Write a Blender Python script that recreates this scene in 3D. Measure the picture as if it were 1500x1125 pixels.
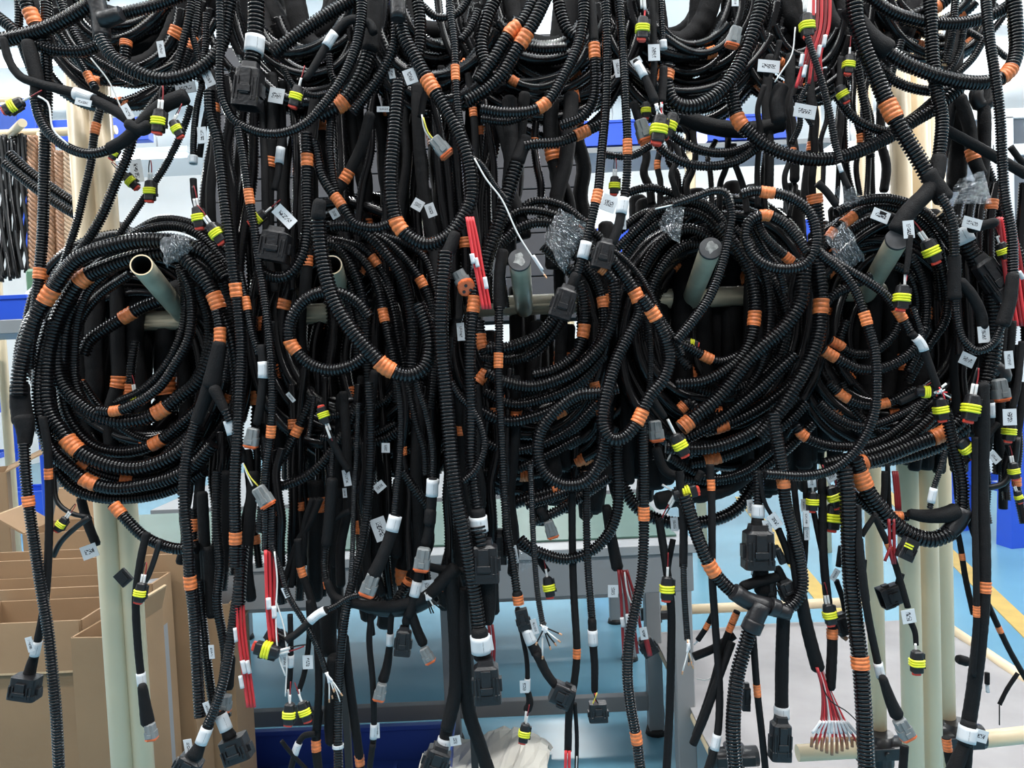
import bpy, math, random
import numpy as np
from mathutils import Vector, Matrix

for o in list(bpy.data.objects):
    bpy.data.objects.remove(o)
SC = bpy.context.scene
COL = SC.collection
RNG = random.Random(11)

# ------------------------------------------------------------------ camera
F = 1133.0                                   # focal length in pixels of the 1500 x 1125 frame
PITCH, ROLL = math.radians(2.5), math.radians(2.5)
CAM = np.array([0.0, 0.0, 1.25])
fw = np.array([0.0, math.cos(PITCH), -math.sin(PITCH)])
r0 = np.array([1.0, 0.0, 0.0]); u0 = np.array([0.0, math.sin(PITCH), math.cos(PITCH)])
RT = math.cos(ROLL) * r0 - math.sin(ROLL) * u0
UP = math.sin(ROLL) * r0 + math.cos(ROLL) * u0
cd = bpy.data.cameras.new('camera'); cam = bpy.data.objects.new('camera', cd); COL.objects.link(cam)
m = Matrix(((RT[0], UP[0], -fw[0], CAM[0]), (RT[1], UP[1], -fw[1], CAM[1]), (RT[2], UP[2], -fw[2], CAM[2]), (0, 0, 0, 1)))
cam.matrix_world = m
cd.sensor_width = 36.0; cd.lens = F / 1500 * 36.0; cd.clip_start = 0.02; cd.clip_end = 100
SC.camera = cam

# ------------------------------------------------------------------ light
W = bpy.data.worlds.new('world'); SC.world = W; W.use_nodes = True
W.node_tree.nodes['Background'].inputs[0].default_value = (0.95, 0.97, 1.0, 1)
W.node_tree.nodes['Background'].inputs[1].default_value = 0.30
SC.view_settings.view_transform = 'Standard'
SC.view_settings.look = 'None'
SC.view_settings.gamma = 1.0
SC.view_settings.use_curve_mapping = False
SC.view_settings.exposure = 0.0


def area(name, loc, sx, sy, power, rot=(0, 0, 0), col=(1.0, 0.98, 0.95)):
    l = bpy.data.lights.new(name, 'AREA'); l.shape = 'RECTANGLE'; l.size = sx; l.size_y = sy
    l.energy = power; l.color = col
    o = bpy.data.objects.new(name, l); COL.objects.link(o); o.location = loc; o.rotation_euler = rot
    return o


CEIL = 3.9
TUBES = [(-2.6, -1.2), (0.0, -1.2), (2.6, -1.2), (-2.6, 0.6), (0.2, 0.6), (2.6, 0.6), (-2.6, 3.0), (0, 3.2), (2.6, 3.0), (-2.6, 5.6), (0, 5.6), (2.6, 5.6), (4.6, 3.0), (4.5, 7.0), (-5.0, 4.2), (-4.4, 8.2), (0.4, 8.4), (4.9, 9.2)]  # the last ones, near the walls, are added to brighten those walls
for i, (x, y) in enumerate(TUBES):
    if y < 2:
        area('tube_light', (x, y, CEIL - 0.52), 2.2, 0.14, 36 if y < 0 else 60)
    else:                                    # the far rows also throw light sideways onto the walls
        l = bpy.data.lights.new('tube_light', 'POINT'); l.energy = 74; l.shadow_soft_size = 0.12; l.color = (1.0, 0.98, 0.95)
        o = bpy.data.objects.new('tube_light', l); COL.objects.link(o); o.location = (x, y, CEIL - 0.62)


def P(x, y, d):
    """the point that pixel (x, y) of the photograph shows at distance d in front of the lens"""
    return CAM + d * (fw + RT * ((x - 750.0) / F) + UP * ((562.5 - y) / F))


def G(x, y, z=0.0):
    r = fw + RT * ((x - 750.0) / F) + UP * ((562.5 - y) / F)
    return CAM + r * ((z - CAM[2]) / r[2])


# ------------------------------------------------------------------ materials
def mat(name, col, rough=0.5, metal=0.0, spec=0.5, bump=None, var=0.0, **kw):
    mt = bpy.data.materials.new(name); mt.use_nodes = True
    nt = mt.node_tree; b = nt.nodes['Principled BSDF']
    b.inputs['Base Color'].default_value = (*col, 1)
    b.inputs['Roughness'].default_value = rough
    b.inputs['Metallic'].default_value = metal
    b.inputs['Specular IOR Level'].default_value = spec
    if var:
        tc = nt.nodes.new('ShaderNodeTexCoord'); nz = nt.nodes.new('ShaderNodeTexNoise')
        nz.inputs['Scale'].default_value = kw.get('vscale', 30); nz.inputs['Detail'].default_value = 4
        nt.links.new(tc.outputs['Object'], nz.inputs['Vector'])
        rp = nt.nodes.new('ShaderNodeValToRGB')
        rp.color_ramp.elements[0].position = 0.3; rp.color_ramp.elements[1].position = 0.7
        rp.color_ramp.elements[0].color = (*[c * (1 - var) for c in col], 1)
        rp.color_ramp.elements[1].color = (*[min(1, c * (1 + var)) for c in col], 1)
        nt.links.new(nz.outputs['Fac'], rp.inputs['Fac']); nt.links.new(rp.outputs['Color'], b.inputs['Base Color'])
    if bump:
        sc, st = bump
        tc = nt.nodes.new('ShaderNodeTexCoord'); nz = nt.nodes.new('ShaderNodeTexNoise')
        nz.inputs['Scale'].default_value = sc; nz.inputs['Detail'].default_value = 3
        nt.links.new(tc.outputs['Object'], nz.inputs['Vector'])
        bp = nt.nodes.new('ShaderNodeBump'); bp.inputs['Strength'].default_value = st; bp.inputs['Distance'].default_value = 0.004
        nt.links.new(nz.outputs['Fac'], bp.inputs['Height']); nt.links.new(bp.outputs['Normal'], b.inputs['Normal'])
    return mt


M = dict(
    hose=mat('black_nylon_hose', (0.006, 0.006, 0.0072), 0.165, spec=0.5),
    tape=mat('black_cloth_tape', (0.0075, 0.0075, 0.0085), 0.7, spec=0.22, bump=(900, 0.35)),
    cable=mat('black_cable_skin', (0.008, 0.008, 0.009), 0.42, spec=0.45),
    blackp=mat('black_plastic', (0.012, 0.012, 0.014), 0.38, spec=0.5, bump=(250, 0.15)),
    orange=mat('orange_tape', (0.74, 0.205, 0.062), 0.42, var=0.28, vscale=160),
    white=mat('white_sleeve', (0.68, 0.70, 0.73), 0.5),
    whitew=mat('white_wire', (0.75, 0.75, 0.74), 0.4),
    red=mat('red_wire', (0.72, 0.045, 0.055), 0.38),
    dred=mat('dark_red_wire', (0.28, 0.02, 0.025), 0.4),
    copper=mat('copper_strand', (0.75, 0.42, 0.25), 0.35, metal=0.8),
    yellow=mat('yellow_rubber', (0.80, 0.82, 0.04), 0.4),
    yelloww=mat('yellow_wire', (0.75, 0.68, 0.10), 0.4),
    redlock=mat('red_lock', (0.70, 0.06, 0.035), 0.4),
    grey=mat('grey_plastic', (0.20, 0.215, 0.22), 0.45, var=0.1),
    wedge=mat('orange_wedge', (0.80, 0.16, 0.045), 0.4),
    pipe=mat('cream_pipe', (0.74, 0.60, 0.40), 0.33, var=0.05, vscale=8),
    peg=mat('worn_peg', (0.52, 0.48, 0.36), 0.34, var=0.2, vscale=25),
    cap=mat('peg_cap', (0.06, 0.06, 0.065), 0.5, var=0.5, vscale=60),
    scuff=mat('scuffed_plastic', (0.30, 0.30, 0.29), 0.55, var=0.5, vscale=220),
    joint=mat('black_pipe_joint', (0.012, 0.012, 0.014), 0.3, bump=(60, 0.15)),
    table=mat('grey_steel', (0.24, 0.25, 0.26), 0.45, var=0.06, vscale=6),
    tabled=mat('grey_apron', (0.20, 0.205, 0.215), 0.5),
    green=mat('green_mat', (0.06, 0.125, 0.10), 0.45, var=0.08, vscale=5),
    card=mat('cardboard', (0.30, 0.19, 0.105), 0.8, var=0.10, vscale=6, bump=(120, 0.05)),
    cardin=mat('cardboard_edge', (0.50, 0.36, 0.22), 0.8, var=0.12, vscale=90),
    cloth=mat('white_cloth', (0.31, 0.298, 0.302), 0.85, var=0.14, vscale=5, bump=(9, 0.5)),
    bluep=mat('blue_plastic', (0.018, 0.085, 0.60), 0.35),
    blued=mat('dark_blue_plastic', (0.03, 0.075, 0.34), 0.42),
    panel=mat('grey_panel', (0.075, 0.075, 0.085), 0.5, var=0.08, vscale=7),
    wallm=mat('white_wall', (0.84, 0.84, 0.83), 0.8, var=0.03, vscale=2),
    frame=mat('white_frame', (0.80, 0.81, 0.83), 0.5),
    paper=mat('crumpled_paper', (0.70, 0.68, 0.62), 0.8, var=0.1, vscale=12),
    coppery=mat('tan_wire', (0.34, 0.18, 0.10), 0.45, var=0.35, vscale=40),
    tanrope=mat('cream_rope', (0.45, 0.31, 0.20), 0.5, var=0.2, vscale=60),
    ceil=mat('ceiling', (0.7, 0.72, 0.74), 0.9),
    steel=mat('bright_steel', (0.6, 0.6, 0.62), 0.3, metal=0.9),
    teal=mat('teal_plastic', (0.05, 0.45, 0.36), 0.4),
    rubber=mat('black_rubber', (0.015, 0.015, 0.016), 0.6),
)


def label_mat():
    mt = bpy.data.materials.new('printed_label'); mt.use_nodes = True
    nt = mt.node_tree; b = nt.nodes['Principled BSDF']; b.inputs['Roughness'].default_value = 0.5
    N = nt.nodes.new; L = nt.links.new
    uv = N('ShaderNodeUVMap'); sp = N('ShaderNodeSeparateXYZ'); L(uv.outputs[0], sp.inputs[0])
    oi = N('ShaderNodeObjectInfo')

    def mth(op, a, bb=None):
        n = N('ShaderNodeMath'); n.operation = op
        for i, v in enumerate((a, bb)):
            if v is None: continue
            if isinstance(v, (int, float)): n.inputs[i].default_value = v
            else: L(v, n.inputs[i])
        return n.outputs[0]
    u, v = sp.outputs[0], sp.outputs[1]
    rnd = mth('MULTIPLY', oi.outputs['Random'], 57.0)
    cmb = N('ShaderNodeCombineXYZ')
    L(mth('MULTIPLY', u, 15.0), cmb.inputs[0]); L(mth('MULTIPLY', v, 34.0), cmb.inputs[1]); L(rnd, cmb.inputs[2])
    nz = N('ShaderNodeTexNoise'); nz.inputs['Scale'].default_value = 1.0; nz.inputs['Detail'].default_value = 0.0
    L(cmb.outputs[0], nz.inputs['Vector'])
    ink = mth('GREATER_THAN', nz.outputs['Fac'], 0.5)
    mu = mth('LESS_THAN', mth('ABSOLUTE', mth('SUBTRACT', u, 0.5)), 0.31)
    mv = mth('LESS_THAN', mth('ABSOLUTE', mth('SUBTRACT', v, 0.5)), 0.075)
    k = mth('MULTIPLY', mth('MULTIPLY', ink, mu), mv)
    mx = N('ShaderNodeMix'); mx.data_type = 'RGBA'
    L(k, mx.inputs['Factor'])
    mx.inputs['A'].default_value = (0.64, 0.67, 0.70, 1); mx.inputs['B'].default_value = (0.04, 0.04, 0.05, 1)
    L(mx.outputs['Result'], b.inputs['Base Color'])
    return mt


M['label'] = label_mat()


def film_mat():
    mt = bpy.data.materials.new('stretch_film'); mt.use_nodes = True
    nt = mt.node_tree; nt.nodes.remove(nt.nodes['Principled BSDF'])
    N = nt.nodes.new; L = nt.links.new
    tr = N('ShaderNodeBsdfTransparent'); gl = N('ShaderNodeBsdfGlossy'); gl.inputs['Roughness'].default_value = 0.16
    gl.inputs['Color'].default_value = (0.9, 0.95, 1, 1)
    df = N('ShaderNodeBsdfDiffuse'); df.inputs['Color'].default_value = (0.7, 0.75, 0.8, 1)
    tc = N('ShaderNodeUVMap'); mp = N('ShaderNodeMapping'); mp.inputs['Scale'].default_value = (7, 60, 1)
    nz = N('ShaderNodeTexNoise'); nz.inputs['Scale'].default_value = 1.0; nz.inputs['Detail'].default_value = 4
    nz.inputs['Distortion'].default_value = 0.6
    L(tc.outputs[0], mp.inputs[0]); L(mp.outputs[0], nz.inputs['Vector'])
    bp = N('ShaderNodeBump'); bp.inputs['Strength'].default_value = 1.0; bp.inputs['Distance'].default_value = 0.006
    L(nz.outputs['Fac'], bp.inputs['Height']); L(bp.outputs[0], gl.inputs['Normal'])
    m1 = N('ShaderNodeMixShader'); m1.inputs[0].default_value = 0.24; L(tr.outputs[0], m1.inputs[1]); L(gl.outputs[0], m1.inputs[2])
    rp = N('ShaderNodeValToRGB'); rp.color_ramp.elements[0].position = 0.57; rp.color_ramp.elements[1].position = 0.66
    rp.color_ramp.elements[0].color = (0, 0, 0, 1); rp.color_ramp.elements[1].color = (0.6, 0.6, 0.6, 1)
    L(nz.outputs['Fac'], rp.inputs[0])
    m2 = N('ShaderNodeMixShader'); L(rp.outputs[0], m2.inputs[0]); L(m1.outputs[0], m2.inputs[1]); L(df.outputs[0], m2.inputs[2])
    L(m2.outputs[0], nt.nodes['Material Output'].inputs[0])
    return mt


M['film'] = film_mat()


# ------------------------------------------------------------------ mesh helpers
class MB:
    """collects rings, boxes and tubes; build() links them as one mesh object"""
    def __init__(s): s.v = []; s.f = []; s.n = 0; s.uv = None; s.smooth = True

    def add(s, v, f):
        v = np.asarray(v, float).reshape(-1, 3); s.v.append(v)
        s.f.extend([tuple(i + s.n for i in q) for q in f]); s.n += len(v); return s

    def box(s, c, sx, sy, sz, R=None, bev=0.12):
        """box with chamfered edges round centre c; R = 3 x 3 axes as rows"""
        h = np.array([sx, sy, sz]) / 2; b = min(h) * bev
        vs = []
        for a in (-1, 1):
            for bb in (-1, 1):
                for cc in (-1, 1):
                    sg = np.array([a, bb, cc])
                    for k in range(3):
                        q = sg * (h - b); q[k] = sg[k] * h[k]; vs.append(q)
        vs = np.array(vs)
        idx = lambda a, bb, cc, k: ((a * 2 + bb) * 2 + cc) * 3 + k
        f = []
        for k in range(3):
            o = [i for i in range(3) if i != k]
            for sgn in (0, 1):
                q = []
                for (p1, p2) in ((0, 0), (1, 0), (1, 1), (0, 1)):
                    t = [0, 0, 0]; t[k] = sgn; t[o[0]] = p1; t[o[1]] = p2; q.append(idx(*t, k))
                flip = (sgn == 0) != (k == 1)
                f.append(q[::-1] if flip else q)
        for k in range(3):            # edge chamfers running along axis k
            o = [i for i in range(3) if i != k]
            for p1 in (0, 1):
                for p2 in (0, 1):
                    q = []
                    for (e, kk) in ((0, o[0]), (0, o[1]), (1, o[1]), (1, o[0])):
                        t = [0, 0, 0]; t[k] = e; t[o[0]] = p1; t[o[1]] = p2; q.append(idx(*t, kk))
                    flip = ((p1 + p2) % 2 == 1) != (k == 1)
                    f.append(q if flip else q[::-1])
        for a in (0, 1):
            for bb in (0, 1):
                for cc in (0, 1):
                    q = [idx(a, bb, cc, k) for k in range(3)]
                    f.append(q if (a + bb + cc) % 2 else q[::-1])
        if R is not None: vs = vs @ np.asarray(R)
        return s.add(vs + np.asarray(c), f)

    def rings(s, rg, cap=True, close=False):
        rg = np.asarray(rg); n, k, _ = rg.shape
        if not hasattr(s, 'q'): s.q = []
        i = np.arange(n - 1)[:, None] * k; j = np.arange(k)[None, :]; j2 = (j + 1) % k
        q = np.stack([i + j, i + j2, i + k + j2, i + k + j], -1).reshape(-1, 4)
        s.q.append(q + s.n); s.v.append(rg.reshape(-1, 3)); base = s.n; s.n += n * k
        if cap:
            s.f.append(tuple(base + t for t in range(k))[::-1]); s.f.append(tuple(base + (n - 1) * k + t for t in range(k)))
        return s

    def build(s, name, material, parent=None, org=None, smooth=None):
        v = np.concatenate(s.v) if s.v else np.zeros((0, 3))
        if org is not None: v = v - np.asarray(org)
        me = bpy.data.meshes.new(name)
        qs = np.concatenate(s.q) if hasattr(s, 'q') else np.zeros((0, 4), int)
        loops = [qs.ravel()]; starts = [np.arange(len(qs)) * 4]; nl = qs.size
        if s.f:
            lf = np.array([i for q in s.f for i in q]); ls = np.cumsum([0] + [len(q) for q in s.f])[:-1]
            loops.append(lf); starts.append(ls + nl)
        loops = np.concatenate(loops); starts = np.concatenate(starts)
        me.vertices.add(len(v)); me.vertices.foreach_set('co', v.astype(np.float32).ravel())
        me.loops.add(len(loops)); me.loops.foreach_set('vertex_index', loops.astype(np.int32))
        me.polygons.add(len(starts)); me.polygons.foreach_set('loop_start', starts.astype(np.int32))
        sm = s.smooth if smooth is None else smooth
        fl = np.zeros(len(starts), bool)
        if sm: fl[:len(qs)] = True
        me.polygons.foreach_set('use_smooth', fl)
        me.update(calc_edges=True)
        if s.uv is not None:
            uvl = me.uv_layers.new(name='UVMap'); uv = s.uv[loops]
            uvl.data.foreach_set('uv', uv.astype(np.float32).ravel())
        me.validate()
        me.materials.append(M[material] if isinstance(material, str) else material)
        o = bpy.data.objects.new(name, me); COL.objects.link(o)
        if parent is not None: o.parent = parent
        return o


def tag(o, label=None, cat=None, group=None, kind=None):
    if label: o['label'] = label
    if cat: o['category'] = cat
    if group: o['group'] = group
    if kind: o['kind'] = kind
    return o


def empty(name, loc, label, cat, group=None):
    o = bpy.data.objects.new(name, None); COL.objects.link(o); o.location = loc; o.empty_display_size = 0.03
    return tag(o, label, cat, group)


def circ(n, ph=0.0):
    a = np.arange(n) / n * 2 * math.pi + ph
    return np.cos(a), np.sin(a)


def spline(pts, per=14):
    p = np.asarray(pts, float)
    if len(p) == 2:
        t = np.linspace(0, 1, per)[:, None]; return p[0] * (1 - t) + p[1] * t
    e = np.concatenate([[2 * p[0] - p[1]], p, [2 * p[-1] - p[-2]]])
    out = []
    for i in range(len(p) - 1):
        a, b, c, d = e[i:i + 4]
        # centripetal Catmull-Rom keeps sharp bends from looping
        t0 = 0; t1 = t0 + max(np.linalg.norm(b - a) ** 0.5, 1e-6); t2 = t1 + max(np.linalg.norm(c - b) ** 0.5, 1e-6); t3 = t2 + max(np.linalg.norm(d - c) ** 0.5, 1e-6)
        t = np.linspace(t1, t2, per, endpoint=False)[:, None]
        A1 = (t1 - t) / (t1 - t0) * a + (t - t0) / (t1 - t0) * b
        A2 = (t2 - t) / (t2 - t1) * b + (t - t1) / (t2 - t1) * c
        A3 = (t3 - t) / (t3 - t2) * c + (t - t2) / (t3 - t2) * d
        B1 = (t2 - t) / (t2 - t0) * A1 + (t - t0) / (t2 - t0) * A2
        B2 = (t3 - t) / (t3 - t1) * A2 + (t - t1) / (t3 - t1) * A3
        out.append((t2 - t) / (t2 - t1) * B1 + (t - t1) / (t2 - t1) * B2)
    out.append(p[-1:]); return np.concatenate(out)


def sweep(path, s_at, rad, seg, uv=False):
    """rings round a dense 3-D path at arclengths s_at with radii rad; ring angle 0 looks to the camera"""
    dl = np.linalg.norm(np.diff(path, axis=0), axis=1); S = np.concatenate([[0], np.cumsum(dl)])
    pos = np.stack([np.interp(s_at, S, path[:, k]) for k in range(3)], -1)
    e = max(S[-1] * 0.004, 0.0015)
    hi = np.stack([np.interp(np.minimum(s_at + e, S[-1]), S, path[:, k]) for k in range(3)], -1)
    lo = np.stack([np.interp(np.maximum(s_at - e, 0), S, path[:, k]) for k in range(3)], -1)
    t = hi - lo; t /= np.linalg.norm(t, axis=1)[:, None] + 1e-12
    c = CAM - pos; c /= np.linalg.norm(c, axis=1)[:, None]
    a = c - (c * t).sum(1)[:, None] * t; a /= np.linalg.norm(a, axis=1)[:, None] + 1e-12
    b = np.cross(t, a)
    cx, sx = circ(seg, math.pi)
    return pos[:, None, :] + rad[:, None, None] * (a[:, None, :] * cx[None, :, None] + b[:, None, :] * sx[None, :, None])


def plen(path):
    return np.linalg.norm(np.diff(path, axis=0), axis=1).sum()


def rib_rings(L, pitch, r, fine=True, amp=0.75):
    n = max(3, int(L / pitch))
    if fine: ph, rr = [0, .07, .49, .56, .66, .90], [.975, 1, 1, .975, amp, amp]
    else: ph, rr = [0, .5], [1, amp + .03]
    s = ((np.arange(n)[:, None] + np.array(ph)[None, :]) * (L / n)).ravel()
    return np.append(s, L), r * np.append(np.tile(rr, n), 1.0)


def straight(mb, a, b, r, seg=16, r2=None, cap=True):
    a = np.asarray(a, float); b = np.asarray(b, float); t = (b - a) / np.linalg.norm(b - a)
    h = np.array([0, 0, 1.0]) if abs(t[2]) < 0.9 else np.array([1.0, 0, 0])
    x = np.cross(h, t); x /= np.linalg.norm(x); y = np.cross(t, x); cx, sx = circ(seg)
    rr = [r, r if r2 is None else r2]
    mb.rings([p + q * (x[None] * cx[:, None] + y[None] * sx[:, None]) for p, q in ((a, rr[0]), (b, rr[1]))], cap)
    return mb
# ------------------------------------------------------------------ harness builder
def DEP(layer): return 0.86 + 0.02 * layer


CUR = dict(o=None, org=None)
NB = [0]


def thing(label, name='harness_branch', cat='cable', group=None):
    """start a new top-level thing; the next cables and plugs become its parts"""
    CUR.update(o=None, name=name, label=label, cat=cat, group=group)


def root(p):
    if CUR['o'] is None:
        CUR['org'] = np.array(p, float)
        CUR['o'] = empty(CUR['name'], CUR['org'], CUR['label'], CUR['cat'], CUR['group'])
    return CUR['o']


def pts(sx):
    a = [float(t) for t in sx.replace(',', ' ').split()]
    return np.array(a).reshape(-1, 2)


def line(kind, w, layer, sx, bands=(), labels=(), m=None, seg=None, name=None, end=None, fine=True):
    """one cable: kind c = corrugated hose, t = taped cable, s = smooth cable, w = wire;
    w = outside diameter in pixels; bands: orange tape (x, y, length); labels: white sleeve (x, y, length)"""
    p2 = pts(sx) if isinstance(sx, str) else np.asarray(sx, float)
    for q in labels:                             # a sleeve at the very end: let the cable run on inside it
        for i0, i1 in ((-1, -2), (0, 1)):
            if np.hypot(*(p2[i0] - q[:2])) < q[2] / 2 + 2:
                dv = p2[i0] - p2[i1]; p2[i0] = np.array(q[:2]) + dv / np.hypot(*dv) * (q[2] / 2 + 3)
    lay = layer if isinstance(layer, (tuple, list)) else (layer, layer)
    NB[0] += 1
    d2 = spline(p2, 14)
    S2 = np.concatenate([[0], np.cumsum(np.linalg.norm(np.diff(d2, axis=0), axis=1))])
    k = S2 / S2[-1]
    dep = DEP(np.interp(k, np.linspace(0, 1, len(lay)), lay)) + (0 if kind == 'w' else 0.004) * np.sin(NB[0] * 1.7 + S2 / 55.0)
    path = np.array([P(x, y, d) for (x, y), d in zip(d2, dep)])
    dm = float(dep.mean()); px = dm / F
    L = plen(path)
    w0, w1 = (w if isinstance(w, (tuple, list)) else (w, w))
    mb = MB()
    if kind == 'c':
        wm = (w0 + w1) / 2
        s, r = rib_rings(L, (1.85 + 0.15 * wm) * px, wm / 2 * px, fine)
        if w0 != w1: r = r * np.interp(s / L, [0, 1], [w0 / wm, w1 / wm])
        mb.rings(sweep(path, s, r, seg or (12 if wm > 15 else 9)))
        o = mb.build(name or 'conduit', m or 'hose', root(path[0]), CUR['org'])
    else:
        n = max(6, int(L / ((3.5 if kind == 't' else 7.0) * px)))
        s = np.linspace(0, L, n); r = np.interp(s / L, [0, 1], [w0 / 2 * px, w1 / 2 * px])
        if kind == 't':
            rg = np.random.RandomState(NB[0]); r = r * (1 + 0.05 * (rg.rand(n) - .5))
        if kind != 'w' and max(w0, w1) >= 13 and name is None:       # tape runs out in a rounded shoulder
            q = np.minimum(s, L - s) / (0.32 * r); r = r * np.clip(0.74 + 0.26 * np.sqrt(np.clip(q, 0, 1)), 0, 1)
        mb.rings(sweep(path, s, r, seg or (12 if kind != 'w' else 6)))
        o = mb.build(name or {'t': 'taped_cable', 's': 'cable', 'w': 'wire'}[kind], m or {'t': 'tape', 's': 'cable', 'w': 'whitew'}[kind], root(path[0]), CUR['org'])
    S3 = np.concatenate([[0], np.cumsum(np.linalg.norm(np.diff(path, axis=0), axis=1))])

    def at(x, y): return S3[np.argmin(((d2 - (x, y)) ** 2).sum(1))]

    def rad(s): return float(np.interp(s / L, [0, 1], [w0 / 2 * px, w1 / 2 * px]))
    for b in bands:
        x, y = b[:2]; ln = (b[2] if len(b) > 2 else 0.85 * max(w0, 15)) * px
        s0 = at(x, y); a, e = max(0.0, s0 - ln / 2), min(L, s0 + ln / 2)
        if e - a < ln * 0.4: continue
        s, r = rib_rings(e - a, (1.85 + 0.15 * w0) * px * 1.15, rad(s0) * 1.10, True, 0.94)
        MB().rings(sweep(path, s + a, r, 12)).build('orange_tape', 'orange', o, CUR['org'])
    for b in labels:
        x, y, ln = b[:3]; ln *= px
        s0 = at(x, y); a, e = max(0.0, s0 - ln / 2), min(L, s0 + ln / 2)
        n, sg = 5, 14
        s = np.linspace(a, e, n); r = np.full(n, rad(s0) * 1.16 + 0.4 * px)
        mb = MB().rings(sweep(path, s, r, sg))
        vv = np.abs(((np.arange(sg) / sg + 0.5) % 1.0))
        ring = np.stack(np.meshgrid(np.linspace(0, 1, n), vv, indexing='ij'), -1).reshape(-1, 2)
        mb.uv = ring; mb.build('label_sleeve', 'label' if len(b) < 4 else b[3], o, CUR['org'])
    return o


def c(w, layer, sx, bands=(), labels=(), **k): return line('c', w, layer, sx, bands, labels, **k)
def t(w, layer, sx, bands=(), labels=(), **k): return line('t', w, layer, sx, bands, labels, **k)
def s(w, layer, sx, bands=(), labels=(), **k): return line('s', w, layer, sx, bands, labels, **k)
def wr(w, layer, sx, m='whitew', **k): return line('w', w, layer, sx, m=m, **k)


class Loc:
    """local axes at pixel (x, y): X along the image direction ang (0 right, 90 down), Y across it, Z to the lens; 1 unit = 1 pixel"""
    def __init__(s, x, y, ang, layer, tilt=0.0):
        d = DEP(layer); s.k = d / F; s.o = P(x, y, d); a = math.radians(ang)
        X = RT * math.cos(a) - UP * math.sin(a); Y = -RT * math.sin(a) - UP * math.cos(a); Z = -fw
        ti = math.radians(tilt); X2 = X * math.cos(ti) + Z * math.sin(ti); Z2 = Z * math.cos(ti) - X * math.sin(ti)
        s.A = np.stack([X2, -Y, Z2])

    def loft(s, mb, secs, n=16, e=4.0):
        """superellipse sections (x, half width y, half height z[, y0, z0])"""
        a = np.arange(n) / n * 2 * math.pi + math.pi / n; ca, sa = np.cos(a), np.sin(a)
        yy = np.sign(ca) * np.abs(ca) ** (2 / e); zz = np.sign(sa) * np.abs(sa) ** (2 / e)
        rg = []
        for q in secs:
            x, hy, hz = q[:3]; oy, oz = (q[3], q[4]) if len(q) > 3 else (0, 0)
            loc = np.stack([np.full(n, x), yy * hy + oy, zz * hz + oz], -1)
            rg.append(loc @ s.A * s.k + s.o)
        mb.rings(rg); mb.smooth = False
        return mb

    def box(s, mb, x, y, z, sx, sy, sz):
        return mb.box(np.array([x, y, z]) @ s.A * s.k + s.o, sx * s.k, sy * s.k, sz * s.k, s.A)


def yp(x, y, ang, layer, sc=1.0, wires=2, tilt=0, both=True, wa=None):
    """small sealed plug: black shell, ribbed yellow seal, red lock in front, thin wires behind"""
    L = Loc(x, y, ang, layer, tilt); k = sc
    par = root(L.o); org = CUR['org']
    b = MB()
    L.loft(b, [(-17 * k, 5 * k, 5 * k), (-15 * k, 7.5 * k, 7 * k), (-4 * k, 9 * k, 8 * k), (4 * k, 9 * k, 8 * k)], 16, 3)
    L.loft(b, [(4 * k, 8 * k, 7 * k), (14 * k, 8 * k, 7 * k), (15 * k, 7 * k, 6 * k)], 16, 5)
    L.box(b, -3 * k, 9.5 * k, 0, 20 * k, 3 * k, 6 * k)
    L.box(b, 6 * k, 10 * k, 0, 5 * k, 3.5 * k, 7 * k)
    o = b.build('plug_connector', 'blackp', par, org)
    ym = MB()
    for q in range(3):
        x0 = (-5 + q * 3.6) * k
        L.loft(ym, [(x0, 9.2 * k, 8.3 * k), (x0 + 1 * k, 10.6 * k, 9.6 * k), (x0 + 2.4 * k, 10.6 * k, 9.6 * k), (x0 + 3.4 * k, 9.2 * k, 8.3 * k)], 16, 3.2)
    ym.build('yellow_seal', 'yellow', o, org)
    r = MB(); L.loft(r, [(13 * k, 5.5 * k, 4.5 * k), (18 * k, 5.5 * k, 4.5 * k), (19 * k, 4.5 * k, 3.5 * k)], 12, 4)
    L.box(r, 15.5 * k, -6 * k, 2 * k, 5 * k, 3 * k, 4 * k)
    r.build('red_lock', 'redlock', o, org)
    a = math.radians(ang if wa is None else wa); ca, sa = math.cos(a), math.sin(a)
    for i in range(wires):
        q = (i - (wires - 1) / 2) * 4.5 * k
        bx, by = x - 14 * k * math.cos(math.radians(ang)) - q * math.sin(math.radians(ang)), y - 14 * k * math.sin(math.radians(ang)) + q * math.cos(math.radians(ang))
        wr(4.2 * k, layer, [(bx, by), (bx - 8 * k * ca, by - 8 * k * sa), (bx - 16 * k * ca, by - 16 * k * sa)], name='wire_seal')
        wr(2.0 * k, layer, [(bx - 15 * k * ca, by - 15 * k * sa), (bx - 26 * k * ca, by - 26 * k * sa), (bx - 36 * k * ca + q * .6 * sa, by - 36 * k * sa - q * .6 * ca)], m='cable' if i else 'dred')
    return o


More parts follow.
